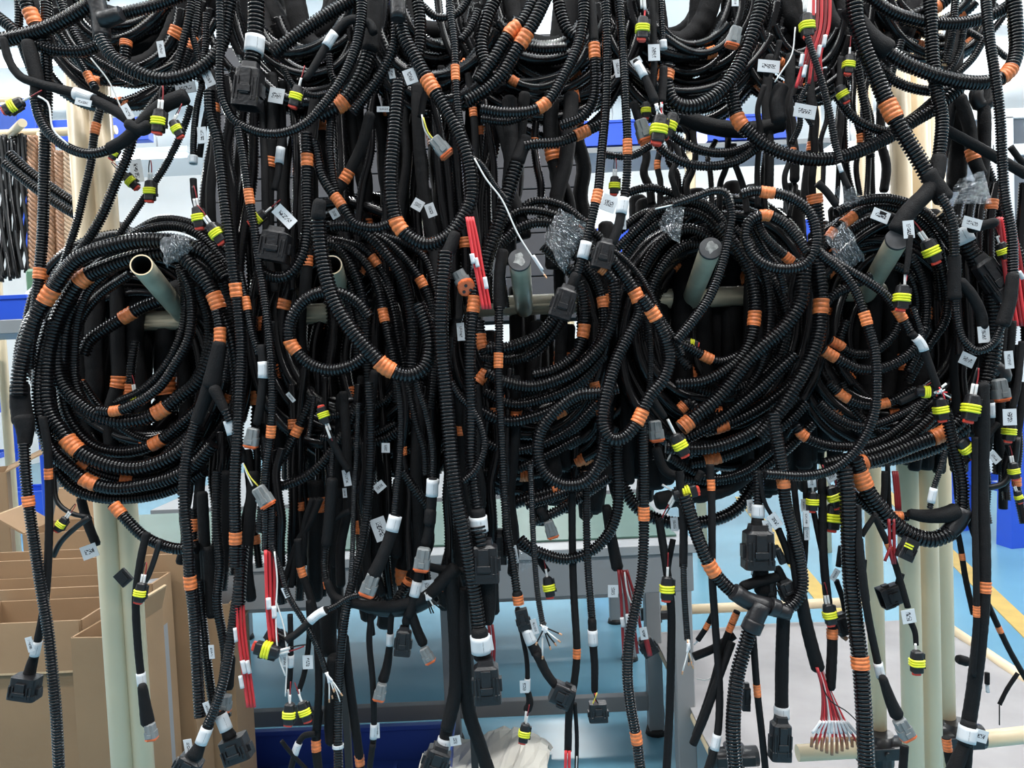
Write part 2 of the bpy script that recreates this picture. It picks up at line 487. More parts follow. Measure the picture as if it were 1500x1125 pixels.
def dt(x, y, ang, layer, sc=1.0, tilt=0, dark=True):
    """grey rectangular sealed connector with latch ribs and an orange wedge at its mouth"""
    L = Loc(x, y, ang, layer, tilt); k = sc; par = root(L.o); org = CUR['org']
    b = MB(); L.loft(b, [(-17 * k, 7 * k, 6 * k), (-15 * k, 9 * k, 7.5 * k), (-2 * k, 9.5 * k, 8 * k), (-2 * k, 11 * k, 9 * k), (12 * k, 11 * k, 9 * k)], 16, 6)
    L.box(b, -4 * k, 0, 8.6 * k, 22 * k, 5 * k, 3 * k); L.box(b, 6 * k, 0, 10 * k, 7 * k, 8 * k, 3 * k)
    L.box(b, -8 * k, 7 * k, 6 * k, 12 * k, 2.4 * k, 4 * k); L.box(b, -8 * k, -7 * k, 6 * k, 12 * k, 2.4 * k, 4 * k)
    o = b.build('grey_connector', 'grey', par, org)
    r = MB(); L.loft(r, [(11.5 * k, 11.2 * k, 9.2 * k), (14 * k, 11.2 * k, 9.2 * k), (14 * k, 9 * k, 7 * k), (16.5 * k, 9 * k, 7 * k)], 16, 6)
    r.build('orange_wedge', 'wedge', o, org)
    return o


def blk(x, y, ang, layer, ln, wd, th=None, tilt=0, ribs=True, neck=True):
    """black rectangular multi-way connector: stepped body, latch, side ribs"""
    L = Loc(x, y, ang, layer, tilt); par = root(L.o); org = CUR['org']; th = th or wd * .7
    h, w, q = ln / 2, wd / 2, th / 2
    b = MB()
    sec = [(-h, w * .55, q * .6), (-h * .75, w * .62, q * .7), (-h * .62, w * .9, q * .9), (h * .55, w * .95, q * .95), (h * .58, w, q), (h, w, q), (h, w * .85, q * .82), (h * .7, w * .82, q * .8)]
    if not neck: sec = [(-h, w * .9, q * .9), (h * .4, w * .92, q * .92), (h * .45, w, q), (h, w, q), (h, w * .85, q * .82), (h * .6, w * .82, q * .8)]
    L.loft(b, sec, 20, 7)
    o = b.build('block_connector', 'blackp', par, org)
    d = MB(); L.box(d, -h * .05, 0, q * .98, ln * .55, wd * .34, q * .3); L.box(d, h * .3, 0, q * 1.08, ln * .14, wd * .44, q * .3)
    d.build('latch', 'blackp', o, org)
    if ribs:
        d = MB()
        for i in (-3, -2, 2, 3): L.box(d, h * .25, i * w * .26, q * .97, ln * .5, wd * .05, q * .2)
        L.box(d, h * .2, w * 1.0, 0, ln * .3, wd * .10, th * .4); L.box(d, h * .2, -w * 1.0, 0, ln * .3, wd * .10, th * .4)
        d.build('ribs', 'blackp', o, org)
    return o


def flag(x, y, ang, layer, ln, wd, bend=0.0):
    """flat paper label standing off its cable; ang is the reading direction"""
    L = Loc(x, y, ang, layer); par = root(L.o); org = CUR['org']
    n = 6; mb = MB(); vs, uv, fs = [], [], []
    for side, z0 in ((0, 0.5), (1, -0.5)):
        for i in range(n):
            u = i / (n - 1)
            for v in (0, 1):
                vs.append((np.array([(u - .5) * ln, (v - .5) * wd, z0 + bend * (u - .5) ** 2 * 4]) @ L.A * L.k + L.o)); uv.append((u, 0.5 + (v - .5) * 0.42))
    for i in range(n - 1):
        a = i * 2; fs.append((a, a + 2, a + 3, a + 1)); b = a + 2 * n; fs.append((b, b + 1, b + 3, b + 2))
        fs.append((a, b, b + 2, a + 2)); fs.append((a + 1, a + 3, b + 3, b + 1))
    fs.append((0, 1, 2 * n + 1, 2 * n)); e = 2 * n - 2; fs.append((e, 2 * n + e, 2 * n + e + 1, e + 1))
    mb.add(vs, fs); mb.uv = np.array(uv); return mb.build('label_flag', 'label', par, org)


def film(quad, layer, bulge=14, nu=26, nv=14):
    """crinkled stretch film wound round a bundle; quad = four pixel corners, bulging to the lens"""
    q = pts(quad); rg = np.random.RandomState(int(q.sum())); mb = MB(); vs = []; uv = []
    ph = rg.rand(40) * 6.28
    for i in range(nu):
        u = i / (nu - 1)
        for j in range(nv):
            v = j / (nv - 1)
            p = (q[0] * (1 - u) + q[1] * u) * (1 - v) + (q[3] * (1 - u) + q[2] * u) * v
            zz = bulge * (1 - (2 * v - 1) ** 2) ** 0.5 + 1.6 * math.sin(u * 31 + ph[j] * 1.2) + 1.2 * math.sin(u * 57 + v * 9)
            d = DEP(layer) - zz * DEP(layer) / F
            vs.append(P(p[0] + 1.5 * math.sin(v * 14 + ph[0]), p[1] + 1.5 * math.sin(u * 17 + ph[1]), d)); uv.append((v, u))
    f = [(i * nv + j, i * nv + j + 1, (i + 1) * nv + j + 1, (i + 1) * nv + j) for i in range(nu - 1) for j in range(nv - 1)]
    par = root(vs[0]); mb.v.append(np.array(vs)); mb.q = [np.array(f)]; mb.n = len(vs); mb.uv = np.array(uv)
    return mb.build('film_wrap', 'film', par, CUR['org'])


def ends(x, y, ang, layer, n=4, ln=26, spread=9, ms=('cable', 'whitew'), w=2.2, tip='copper', seal=True):
    """loose wire ends sticking out of a cable, some with white markers and bare copper tips"""
    rg = random.Random(int(x * 7 + y)); a = math.radians(ang)
    for i in range(n):
        q = (i - (n - 1) / 2) / max(1, n - 1) * spread; l = ln * (0.7 + 0.5 * rg.random()); b = a - math.radians(q * 2.2)
        p0 = (x - math.sin(a) * q * .25, y + math.cos(a) * q * .25)
        pm = (p0[0] + math.cos(b) * l * .5 + rg.uniform(-2, 2), p0[1] + math.sin(b) * l * .5)
        p1 = (p0[0] + math.cos(b) * l + rg.uniform(-2, 2), p0[1] + math.sin(b) * l)
        wr(w, layer - .3 + .3 * (i % 2), [p0, pm, p1], m=ms[i % len(ms)], end=None)
        if seal: wr(w * 1.9, layer - .3 + .3 * (i % 2), [(p0[0] * .7 + pm[0] * .3, p0[1] * .7 + pm[1] * .3), (p0[0] * .2 + pm[0] * .8, p0[1] * .2 + pm[1] * .8)], m='white', name='wire_marker')
        if tip: wr(w * 1.2, layer - .3 + .3 * (i % 2), [p1, (p1[0] + math.cos(b) * 5, p1[1] + math.sin(b) * 5)], m=tip, name='wire_tip')


def coilfill(cx, cy, rx, ry, n, lays, ws, seed, a0=0, a1=360, wob=0.06, nb=0.35):
    """the deeper windings of a hanging coil"""
    rg = random.Random(seed)
    for i in range(n):
        f = rg.random(); ax = rx[0] + (rx[1] - rx[0]) * f; ay = ry[0] + (ry[1] - ry[0]) * min(1, max(0, f + rg.uniform(-.15, .15)))
        ox, oy = rg.uniform(-12, 12), rg.uniform(-10, 12); p1, p2 = rg.random() * 6.28, rg.random() * 6.28
        st = rg.uniform(0, 40); out = []
        for k in range(19):
            a = math.radians(a0 + st * (1 if a1 - a0 < 360 else 4) + (a1 - a0 - (2 * st if a1 - a0 < 360 else 0)) * k / 18)
            e = 1 + wob * math.sin(2 * a + p1) + wob * .6 * math.sin(3 * a + p2)
            out.append((cx + ox + ax * e * math.cos(a), cy + oy + ay * e * math.sin(a)))
        bd = []
        for _ in range(2):
            if rg.random() < nb:
                bp = out[rg.randrange(2, 17)]; bd.append((bp[0], bp[1]))
        w = rg.choice(ws); la = rg.uniform(*lays)
        c(w, (la, la + 1.0, la + 0.2), out, bd, fine=False, seg=8)


def dropfill(x0, x1, y0, y1, n, lays, ws, seed, lean=25, kinds='ct'):
    rg = random.Random(seed)
    for i in range(n):
        x = x0 + (x1 - x0) * (i + rg.random()) / n; dx = rg.uniform(-lean, lean); ya = y0 + rg.uniform(-25, 25); yb = y1 + rg.uniform(-35, 35)
        q = [(x + dx * k / 5 + rg.uniform(-6, 6), ya + (yb - ya) * k / 5) for k in range(6)]
        kd = rg.choice(kinds); w = rg.choice(ws); la = rg.uniform(*lays)
        bd = [q[rg.randrange(1, 5)]] if rg.random() < .35 else []
        line(kd, w, la, q, bd, fine=False, seg=8)


def massfill(cx, cy, rx, ry, n, lays, ws, seed):
    """thick taped trunks of a hanging bundle, looping through its lower end"""
    rg = random.Random(seed)
    for i in range(n):
        ax = rg.uniform(*rx); ay = rg.uniform(*ry); ox, oy = rg.uniform(-25, 25), rg.uniform(-20, 10); st = rg.uniform(-10, 10)
        out = [(cx + ox + ax * math.cos(math.radians(k * 15 - 8)), cy + oy + ay * math.sin(math.radians(k * 15 - 8 + st * math.sin(k)))) for k in range(14)]
        w = rg.choice(ws); la = rg.uniform(*lays)
        t(w, (la, la + .8, la), out, seg=10)
# ------------------------------------------------------------------ the hall
def struct(name, mb, material, parent=None):
    o = mb.build(name, material, parent)
    if parent is None: o['kind'] = 'structure'
    return o


def floor_mat():
    mt = mat('blue_epoxy', (0.15, 0.345, 0.46), 0.25, var=0.10, vscale=1.3)
    return mt


M['floor'] = floor_mat(); M['stripe'] = mat('yellow_paint', (0.62, 0.42, 0.10), 0.4, var=0.12, vscale=9)
struct('floor', MB().box((0, 4, -0.05), 16, 16, 0.1, bev=0.01), 'floor')
struct('ceiling', MB().box((0, 5, CEIL + 0.1), 16, 14, 0.2, bev=0.01), 'ceil')
struct('wall_back', MB().box((0, 11.1, 2), 16, 0.2, 4, bev=0.01), 'wallm')
struct('wall_left', MB().box((-6.6, 5, 2), 0.2, 12, 4, bev=0.01), 'wallm')
struct('wall_right', MB().box((7.1, 5, 2), 0.2, 12, 4, bev=0.01), 'wallm')


def gline(name, x0, y0, x1, y1, w):
    a, b = G(x0, y0, 0.004), G(x1, y1, 0.004); d = b - a; d /= np.linalg.norm(d); nn = np.array([-d[1], d[0], 0]) * w / 2
    a = a - d * 2.2; b = b + d * 0.25
    v = [a + nn, a - nn, b - nn, b + nn]; v += [p - (0, 0, 0.004) for p in v]
    mb = MB().add(v, [(0, 1, 2, 3), (7, 6, 5, 4), (0, 4, 5, 1), (1, 5, 6, 2), (2, 6, 7, 3), (3, 7, 4, 0)])
    struct(name, mb, 'stripe')


gline('trim_1', 1398, 818, 1508, 925, 0.085)
gline('trim_2', 1183, 848, 1262, 945, 0.085)

for x, y in TUBES:      # light fittings under the ceiling
    e = empty('ceiling_light', (x, y, CEIL - 0.5), 'tube light glowing above the window partition at the upper right' if (x, y) == (4.5, 7.0) else 'long white tube light over the hall, a few far ones added to brighten the walls', 'light', 'tube lights over the hall')
    MB().box((x, y, CEIL - 0.42), 2.3, 0.2, 0.06).build('housing', 'frame', e, (x, y, CEIL - 0.5))
    for sx in (-0.8, 0.8):
        straight(MB(), (x + sx, y, CEIL - 0.4), (x + sx, y, CEIL), 0.008, 6).build('hanger', 'steel', e, (x, y, CEIL - 0.5))
glow = bpy.data.materials.new('tube_glow'); glow.use_nodes = True
gb = glow.node_tree.nodes['Principled BSDF']; gb.inputs['Emission Color'].default_value = (1, 1, 1, 1); gb.inputs['Emission Strength'].default_value = 6.0
M['glow'] = glow
k = 0
for o in [o for o in bpy.data.objects if o.name.startswith('ceiling_light')]:
    straight(MB(), o.location + Vector((-1.1, 0, 0.03)), o.location + Vector((1.1, 0, 0.03)), 0.016, 10).build('tube', 'glow', o, o.location)

# ---- white partition with dark windows on the far right
M['pane'] = mat('dim_pane', (0.16, 0.18, 0.21), 0.15)
struct('wall_right_inner', MB().box((4.55, 6.3, 1.5), 2.6, .12, 3.0, bev=.02), 'frame')
for i, x in enumerate((3.66, 4.26, 4.86)):
    o = struct('window_%d' % (i + 1), MB().box((x, 6.225, 2.42), .46, .02, 1.0), 'pane')
    for (cx, cz, sx, sz) in ((x, 1.90, .56, .07), (x, 2.94, .56, .07), (x - .25, 2.42, .07, 1.0), (x + .25, 2.42, .07, 1.0), (x, 2.66, .46, .09)):
        MB().box((cx, 6.21, cz), sx, .06, sz).build('window_frame', 'frame', o)

# ---- the pipe rack that carries the harnesses
PD = 1.16


def vpost(mb, px, py, d, wpx, z0, z1):
    p = P(px, py, d); r = wpx / 2 * d / F
    straight(mb, (p[0], p[1], z0), (p[0], p[1], z1), r, 20); return p


thing('cream lean-pipe rack with upright posts and jutting pegs carrying all the cable coils', 'pipe_rack', 'rack')
org = P(760, 448, PD); org[2] = 0; rk = root(org); org = CUR['org']
PIPES = [(154.7, 740, 1.14, 32.5), (185.0, 740, 1.15, 31), (1330, 740, 1.13, 30), (1357.5, 740, 1.15, 30), (1279, 740, 1.30, 24), (1381, 740, 1.26, 24)]
for (x, y, d, w) in PIPES:
    mb = MB(); vpost(mb, x, y, d, w, 0.0, 2.1); mb.build('post', 'pipe', rk, org)
bar = MB(); straight(bar, P(120, 474, 1.085), P(1480, 417, 1.085), 0.0143, 18); bar.build('crossbar', 'peg', rk, org)
PEGS = [((207, 388), (268, 462), .88, 1.08, 'ring'), ((486, 388), (508, 455), .93, 1.08, 'ring'), ((761, 381), (768, 452), .88, 1.08, 'cap'), ((1041, 364), (1012, 440), .89, 1.08, 'cap'), ((1315, 350), (1268, 432), .885, 1.08, 'plain')]
for (a, b, da, db, kd) in PEGS:
    A, B = P(*a, da), P(*b, db); r = 0.0125; mb = MB(); tt = (A - B) / np.linalg.norm(A - B)
    straight(mb, B, A, r, 22, cap=False); o = mb.build('peg', 'peg', rk, org)
    if kd == 'ring':
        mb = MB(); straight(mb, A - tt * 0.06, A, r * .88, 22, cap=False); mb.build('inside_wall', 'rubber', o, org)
        h = np.cross(tt, (0, 0, 1.)); h /= np.linalg.norm(h); v = np.cross(tt, h); cx, sx = circ(22)
        rim = MB(); rim.rings([A + q * (h * cx[:, None] + v * sx[:, None]) for q in (r * 1.0, r * .88)], False); rim.build('cut_rim', 'pipe', o, org)
        mb = MB(); straight(mb, A - tt * 0.07, A - tt * 0.06, r * .9, 22); mb.build('bore_shade', 'rubber', o, org)  # black disc across the bore stands in for the shade inside the pipe
    else:
        mb = MB(); straight(mb, A - tt * .002, A + tt * .0018, r * 1.07, 22, r * 1.02); q = mb.build('end_cap', 'cap', o, org)
        if kd == 'cap':
            h = np.cross(tt, (0, 0, 1.)); h /= np.linalg.norm(h); v = np.cross(tt, h); rg = random.Random(int(a[0]))
            mb = MB(); pl = [A + tt * .0021 + (h * math.cos(k / 14 * 6.283) + v * math.sin(k / 14 * 6.283)) * r * rg.uniform(.35, .72) for k in range(14)]
            mb.add(pl, [tuple(range(14))]); mb.build('scuff_mark', 'scuff', o, org)


def joint(x, y, d, length, along=(1, 0, 0), r=0.019, parent=None, og=None):
    p = P(x, y, d) if not isinstance(x, np.ndarray) else x
    mb = MB(); a = np.array(along, float)
    straight(mb, p - a * length / 2, p + a * length / 2, r, 16); straight(mb, p - np.array([0, 0, .026]), p + np.array([0, 0, .026]), r * 1.05, 16)
    mb.box(p + np.array([0, -r * .9, 0]), length * .8, .012, .02)
    straight(mb, p + np.array([0, -r * 1.4, 0]), p + np.array([0, -r * .6, 0]), 0.005, 8)
    return mb.build('pipe_joint', 'joint', parent, og)


# low pipes between the right-hand posts
for (x0, y0, d0, x1, y1, d1) in ((1168, 1103, 1.30, 1372, 1092, 1.30), (1374, 1090, 1.27, 1560, 1070, 1.27)):
    mb = MB(); straight(mb, P(x0, y0, d0), P(x1, y1, d1), .0135, 16); mb.build('low_pipe', 'pipe', rk, org)
joint(1291, 1096, 1.30, .085, parent=rk, og=org); joint(1402, 1080, 1.26, .08, parent=rk, og=org)

# ---- cart behind the rack, bottom right
thing('low pipe cart standing behind the rack at the lower right, with black corner joints', 'pipe_cart', 'cart')
org = np.array([0.9, 2.1, 0.0]); ct = root(org)
CX0, CX1, CY0, CY1, CZ = 0.44, 1.36, 1.62, 2.52, 0.28
for (a, b) in (((CX0, CY0, CZ), (CX0, CY1, CZ)), ((CX1, CY0, CZ), (CX1, CY1 + .1, CZ + .03)), ((CX0 - .03, CY1, CZ + .09), (CX1 - .2, CY1, CZ + .09)), ((CX0, CY0, CZ), (CX1, CY0, CZ))):
    mb = MB(); straight(mb, a, b, 0.016, 14); mb.build('frame_pipe', 'pipe', ct, org)
for (x, y) in ((CX0, CY0), (CX0, CY1), (CX1, CY0), (CX1, CY1)):
    mb = MB(); straight(mb, (x, y, .08), (x, y, CZ + .12), .016, 12); mb.build('corner_post', 'pipe', ct, org)
    joint(np.array([x, y, CZ + .08]), 0, 0, .10, parent=ct, og=org, r=.021)
    mb = MB(); straight(mb, (x - .012, y, .04), (x + .012, y, .04), .04, 16); mb.build('caster', 'rubber', ct, org)
MB().box((.9, 2.07, CZ - .022), CX1 - CX0 - .03, CY1 - CY0, .012).build('shelf_board', 'table', ct, org)
n = 26; vs = []; rg = np.random.RandomState(3)
for side in (0, 1):
    for i in range(n):
        for j in range(n):
            u, v = i / (n - 1), j / (n - 1); x = CX0 - .015 + (CX1 - CX0 + .03) * u; y = CY0 - .02 + (CY1 - CY0 + .03) * v
            zz = CZ + .02 + .004 * math.sin(u * 9 + v * 4) + .003 * math.sin(v * 17 - u * 5) + .0016 * rg.rand() - (0.004 if side else 0)
            vs.append((x, y, zz))
fs = [(i * n + j, (i + 1) * n + j, (i + 1) * n + j + 1, i * n + j + 1) for i in range(n - 1) for j in range(n - 1)]
fs = fs + [tuple(q + n * n for q in f[::-1]) for f in fs]
mb = MB(); mb.v = [np.array(vs)]; mb.q = [np.array(fs)]; mb.n = len(vs)
tag(mb.build('shelf_cloth', 'cloth'), 'creased off-white cloth spread over the low pipe cart at the lower right', 'cloth')

# ---- grey work table behind, with green mat
def table(label, x0, x1, y0, y1, z, legs, lz, apron=.10, group=None):
    og = np.array([(x0 + x1) / 2, (y0 + y1) / 2, 0]); e = empty('work_table', og, label, 'table', group)
    MB().box(((x0 + x1) / 2, (y0 + y1) / 2, z - .012), x1 - x0, y1 - y0, .024).build('tabletop', 'table', e, og)
    MB().box(((x0 + x1) / 2, y0 + .02, z - .024 - apron / 2), x1 - x0 - .02, .03, apron).build('apron', 'tabled', e, og)
    for i, (x, y) in enumerate(legs):
        MB().box((x, y, z / 2), .048, .048, z - .03).build('leg', 'table', e, og)
        mb = MB(); straight(mb, (x, y, 0), (x, y, .02), .035, 12, .03); mb.build('foot', 'rubber', e, og)
    ys = sorted(set(y for _, y in legs)); xs = [x for x, _ in legs]
    MB().box(((min(xs) + max(xs)) / 2, ys[-1], lz), max(xs) - min(xs), .03, .05).build('stretcher', 'tabled', e, og)
    return e, og


tb, og = table('grey steel work table with a green mat, behind the hanging cables', -1.38, .455, 1.96, 2.66, .735, [(-.92, 1.99), (.415, 1.99), (-.92, 2.44), (.415, 2.44), (-.235, 2.44)], .105)
tag(MB().box((-.47, 2.34, .7385), 1.78, .6, .005).build('table_mat', 'green'), 'dull green rubber mat lying on the grey work table', 'mat')
t2, og2 = table('second grey table with a pale lower shelf, further back under the cable coils', -1.30, .47, 2.72, 3.55, .74, [(-1.25, 3.03), (-1.25, 3.45), (.42, 3.45), (.42, 3.03)], .2, .06)  # top stretched forward to close the gap and shade the floor below
MB().box((-.42, 3.25, .26), 1.62, .42, .02).build('lower_shelf', 'table', t2, og2)
# trays on the back table shelf
def bin_box(label, c, sx, sy, sz, material='bluep', name='parts_bin', group=None, ribs=0):
    x, y, z = c; e = empty(name, (x, y, z), label, 'bin', group); og = np.array(c, float); w = .006
    mb = MB(); mb.box((x, y, z + w / 2), sx, sy, w)
    for (dx, dy, ax, ay) in ((sx / 2, 0, w, sy), (-sx / 2, 0, w, sy), (0, sy / 2, sx, w), (0, -sy / 2, sx, w)): mb.box((x + dx, y + dy, z + sz / 2), ax, ay, sz)
    mb.build('shell', material, e, og)
    mb = MB()
    for (dx, dy, ax, ay) in ((sx / 2, 0, .022, sy + .02), (-sx / 2, 0, .022, sy + .02), (0, sy / 2, sx + .02, .022), (0, -sy / 2, sx + .02, .022)): mb.box((x + dx, y + dy, z + sz), ax, ay, .014)
    mb.build('rim', material, e, og)
    for i in range(ribs):
        MB().box((x - sx * .4 + sx * .8 * i / (ribs - 1), y, z + w + .004), .012, sy * .85, .012, ).build('floor_rib', material, e, og)
    return e


bin_box('dark blue shallow tray on the floor under the grey work table', (-.56, 2.12, 0), .66, .42, .11, 'blued', ribs=6)
bin_box('small blue bin on the lower shelf of the second grey table', (-.72, 3.2, .27), .36, .25, .16, 'blued')
bin_box('blue bin on the floor beyond the second grey table', (.56, 5.1, 0), .34, .4, .42, 'bluep')
# crumpled paper beside the tray
n = 18; vs = []; rg = np.random.RandomState(5)
for side in (0, 1):
    for i in range(n):
        for j in range(n):
            u, v = i / (n - 1), j / (n - 1)
            vs.append((-.34 + .36 * u + .05 * v + .012 * rg.rand(), 1.86 + .50 * v, .05 + .03 * math.sin(u * 7 + v * 3) + .022 * math.sin(v * 13 + u * 5) + .018 * rg.rand() * (1 - side) - .004 * side))
fs = [(i * n + j, (i + 1) * n + j, (i + 1) * n + j + 1, i * n + j + 1) for i in range(n - 1) for j in range(n - 1)]
fs = fs + [tuple(q + n * n for q in f[::-1]) for f in fs]
mb = MB(); mb.v = [np.array(vs)]; mb.q = [np.array(fs)]; mb.n = len(vs); mb.smooth = False
tag(mb.build('packing_paper', 'paper'), 'crumpled pale packing paper on the floor beside the dark blue tray', 'paper')


# ---- cardboard boxes, lower left
def carton(label, x, y, z, sx, sy, sz, rot=0, flaps=(), group='cardboard boxes at the lower left'):
    e = empty('cardboard_box', (x, y, z), label, 'box', group); e.rotation_euler[2] = math.radians(rot); w = .005
    mb = MB().box((0, 0, w), sx, sy, w)
    mb.build('bottom', 'card', e)
    for nm, (dx, dy, ax, ay) in (('side_panel', (sx / 2, 0, w, sy)), ('side_panel', (-sx / 2, 0, w, sy)), ('side_panel', (0, sy / 2, sx, w)), ('side_panel', (0, -sy / 2, sx, w))):
        MB().box((dx, dy, sz / 2), ax, ay, sz, bev=.05).build(nm, 'card', e)
    for (sd, ln, ang) in flaps:
        a = math.radians(ang); ca, sa = math.cos(a), math.sin(a)
        dr = {'f': (0, -1), 'b': (0, 1), 'l': (-1, 0), 'r': (1, 0)}[sd]; half = (sx if sd in 'fb' else sy) / 2
        hx, hy = dr[0] * sx / 2, dr[1] * sy / 2; tx, ty = -dr[1], dr[0]
        R = np.array([[tx, ty, 0], [dr[0] * ca, dr[1] * ca, sa], [-dr[0] * sa, -dr[1] * sa, ca]])
        cc = np.array([hx, hy, sz]) + R[1] * ln / 2
        MB().box(cc, half * 1.96, ln, .005, R, .05).build('flap', 'card', e)
        MB().box(np.array([hx, hy, sz]) + R[1] * ln, half * 1.96, .004, .0056, R, .02).build('flap_edge', 'cardin', e)
    return e


def at(x, y, d): return P(x, y, d)


p = at(58, 912, 1.55); carton('large open cardboard box at the bottom left corner, nearest of the stack', p[0] - .05, p[1] + .08, 0, .26, .15, p[2], 0, [('f', .10, -84)])
p = at(132, 935, 1.50); carton('tall narrow cardboard box just left of the left posts, its side in shade', p[0] + .01, p[1] + .09, 0, .09, .17, p[2], -4, [('r', .05, 75)])
p = at(100, 862, 1.71); carton('wide cardboard box behind the bottom left box, pale cut rim on top', p[0] - .06, p[1] + .055, 0, .48, .09, p[2], 0, [])
p = at(120, 818, 1.82); carton('long cardboard box along the table edge, topmost of the left stack', p[0] - .02, p[1] + .05, 0, .52, .09, p[2], 0, [])
p = at(72, 778, 2.05); carton('small open cardboard box on the left end of the work table', p[0], p[1] + .1, .742, .17, .16, .075, 6, [('l', .09, 35), ('b', .10, 60), ('r', .06, 20)])
p = at(262, 905, 1.86); carton('cardboard box right of the left posts with a torn dark flap', p[0], p[1] + .18, 0, .15, .2, p[2], 8, [('f', .20, -86), ('r', .06, -70)])
p = at(352, 870, 3.1); carton('cardboard carton on the back table shelf, right of the long hose drops', p[0], p[1] + .12, .275, .16, .2, .20, 12, [('l', .05, 40)])
p = at(6, 690, 2.6); carton('pale cardboard box far left in front of the blue stool', p[0] - .12, p[1], 0, .22, .2, p[2], 30, [('r', .14, 25)])

# grey upright between boxes and tray
e = empty('grey_upright', P(232, 1000, 1.75), 'grey steel upright leaning behind the second left post', 'post'); og = np.array(e.location)
a, b = P(226, 850, 1.78), P(246, 1180, 1.72)
mb = MB(); d = (b - a) / np.linalg.norm(b - a); R = np.stack([np.cross(d, (0, 1, 0)), (0, 1, 0), d]); mb.box((a + b) / 2, .035, .035, np.linalg.norm(b - a), R); mb.build('upright', 'table', e, og)

# ---- slatted grey panel behind the upper coils
pc = P(582, 270, 1.72); e = empty('slat_panel', pc, 'grey panel of stacked flat boards behind the upper cable coils', 'panel'); og = pc
MB().box(pc + np.array([0, .02, 0]), .83, .012, .64).build('backing', 'rubber', e, og)
for sx in (-.185, .11):
    MB().box((pc[0] + sx, pc[1] + .034, (pc[2] + .3) / 2), .016, .016, pc[2] + .3).build('panel_leg', 'rubber', e, og)
me0 = None
for i in range(13):
    for j in range(4):
        c0 = pc + np.array([-.306 + .204 * j + RNG.uniform(-.0015, .0015), RNG.uniform(-.003, .003), -.29 + .0482 * i])
        if me0 is None:
            o = MB().box((0, 0, 0), .201, .014, .0455, bev=.12).build('panel_board', 'panel', e); me0 = o.data
        else:
            o = bpy.data.objects.new('panel_board', me0); COL.objects.link(o); o.parent = e
        o.location = c0 - og

# ---- blue stools
def stool(label, x, y, h, w=.34, rot=0):
    e = empty('plastic_stool', (x, y, 0), label, 'stool'); e.rotation_euler[2] = math.radians(rot)
    MB().box((0, 0, h - .02), w * .86, w * .86, .04, bev=.3).build('seat', 'bluep', e)
    for sx in (-1, 1):
        for sy in (-1, 1):
            mb = MB(); a = np.array([sx * w * .40, sy * w * .40, h - .03]); b = np.array([sx * w * .52, sy * w * .52, 0])
            rg = []
            for k in (0, .5, 1):
                q = a + (b - a) * k; s_ = .045 + .012 * k
                rg.append([q + np.array([sx2 * s_, sy2 * s_, 0]) for sx2, sy2 in ((-1, -1), (1, -1), (1, 1), (-1, 1))])
            mb.rings(rg); mb.build('leg', 'bluep', e, smooth=False)
    for k, (dx, dy) in enumerate(((0, -1), (0, 1), (1, 0), (-1, 0))):
        mb = MB(); mb.box((dx * w * .44, dy * w * .44, h - .10), w * .82 if dy else .03, w * .82 if dx else .03, .16, bev=.2); mb.build('side_skirt', 'bluep', e)
        mb = MB(); mb.box((dx * w * .48, dy * w * .48, h * .40), w * .86 if dy else .02, w * .86 if dx else .02, .05, bev=.2); mb.build('rung', 'bluep', e)
    return e


g = G(1510, 795); stool('blue plastic stool standing on the blue floor at the right edge', g[0] + .05, g[1] + .2, .80, .42, 8)
g = G(12, 716); stool('blue plastic stool far off at the left edge behind the coils', g[0] - .1, g[1] - .4, 1.02, .66, 12)
bin_box('low blue crate on the floor right of the far left stool', (G(70, 745)[0] + .1, G(70, 745)[1] - .2, 0), .5, .4, .22, 'bluep')

# ---- left background: bench, blue post, rail with hanging wire bundles
bp = P(22, 470, 2.75)
e = empty('side_bench', (bp[0] - .2, bp[1] + .3, 0), 'grey side bench at the left edge carrying a blue bin and a plastic bag', 'bench'); og = np.array(e.location)
MB().box((bp[0] - .28, bp[1] + .24, bp[2] - .02), .8, .5, .05).build('bench_top', 'table', e, og)
for sx in (-.6, .10):
    for sy in (.04, .44): MB().box((bp[0] + sx, bp[1] + sy, (bp[2] - .05) / 2), .05, .05, bp[2] - .05).build('leg', 'table', e, og)
bin_box('small bright blue bin on the side bench at the left edge', (bp[0] - .07, bp[1] + .10, bp[2] + .006), .20, .16, .08, 'bluep')
mb = MB(); rg = np.random.RandomState(8)
rgs = []
for k, (zz, q) in enumerate(((0, .10), (.05, .135), (.11, .125), (.16, .08), (.2, .03), (.23, .012))):
    a = np.arange(18) / 18 * 6.283; rr = q * (1 + .22 * np.sin(a * 5 + k) * rg.rand(18)); rgs.append(np.stack([bp[0] + .03 + rr * np.cos(a), bp[1] + .28 + rr * np.sin(a), np.full(18, bp[2] + .01 + zz)], -1))
mb.rings(rgs); mb.smooth = False
tag(mb.build('plastic_bag', mat('milky_bag', (0.72, 0.76, 0.78), 0.25, bump=(20, 0.6))), 'milky plastic bag slumped on the side bench behind the blue bin', 'bag')
e = tag(MB().box((bp[0] - .10, bp[1] + .42, bp[2] + .12), .16, .12, .22, bev=.2).build('green_pack', mat('dull_green_pack', (0.10, 0.22, 0.13), 0.5, bump=(30, .5))), 'dull green soft pack at the back of the side bench', 'pack')

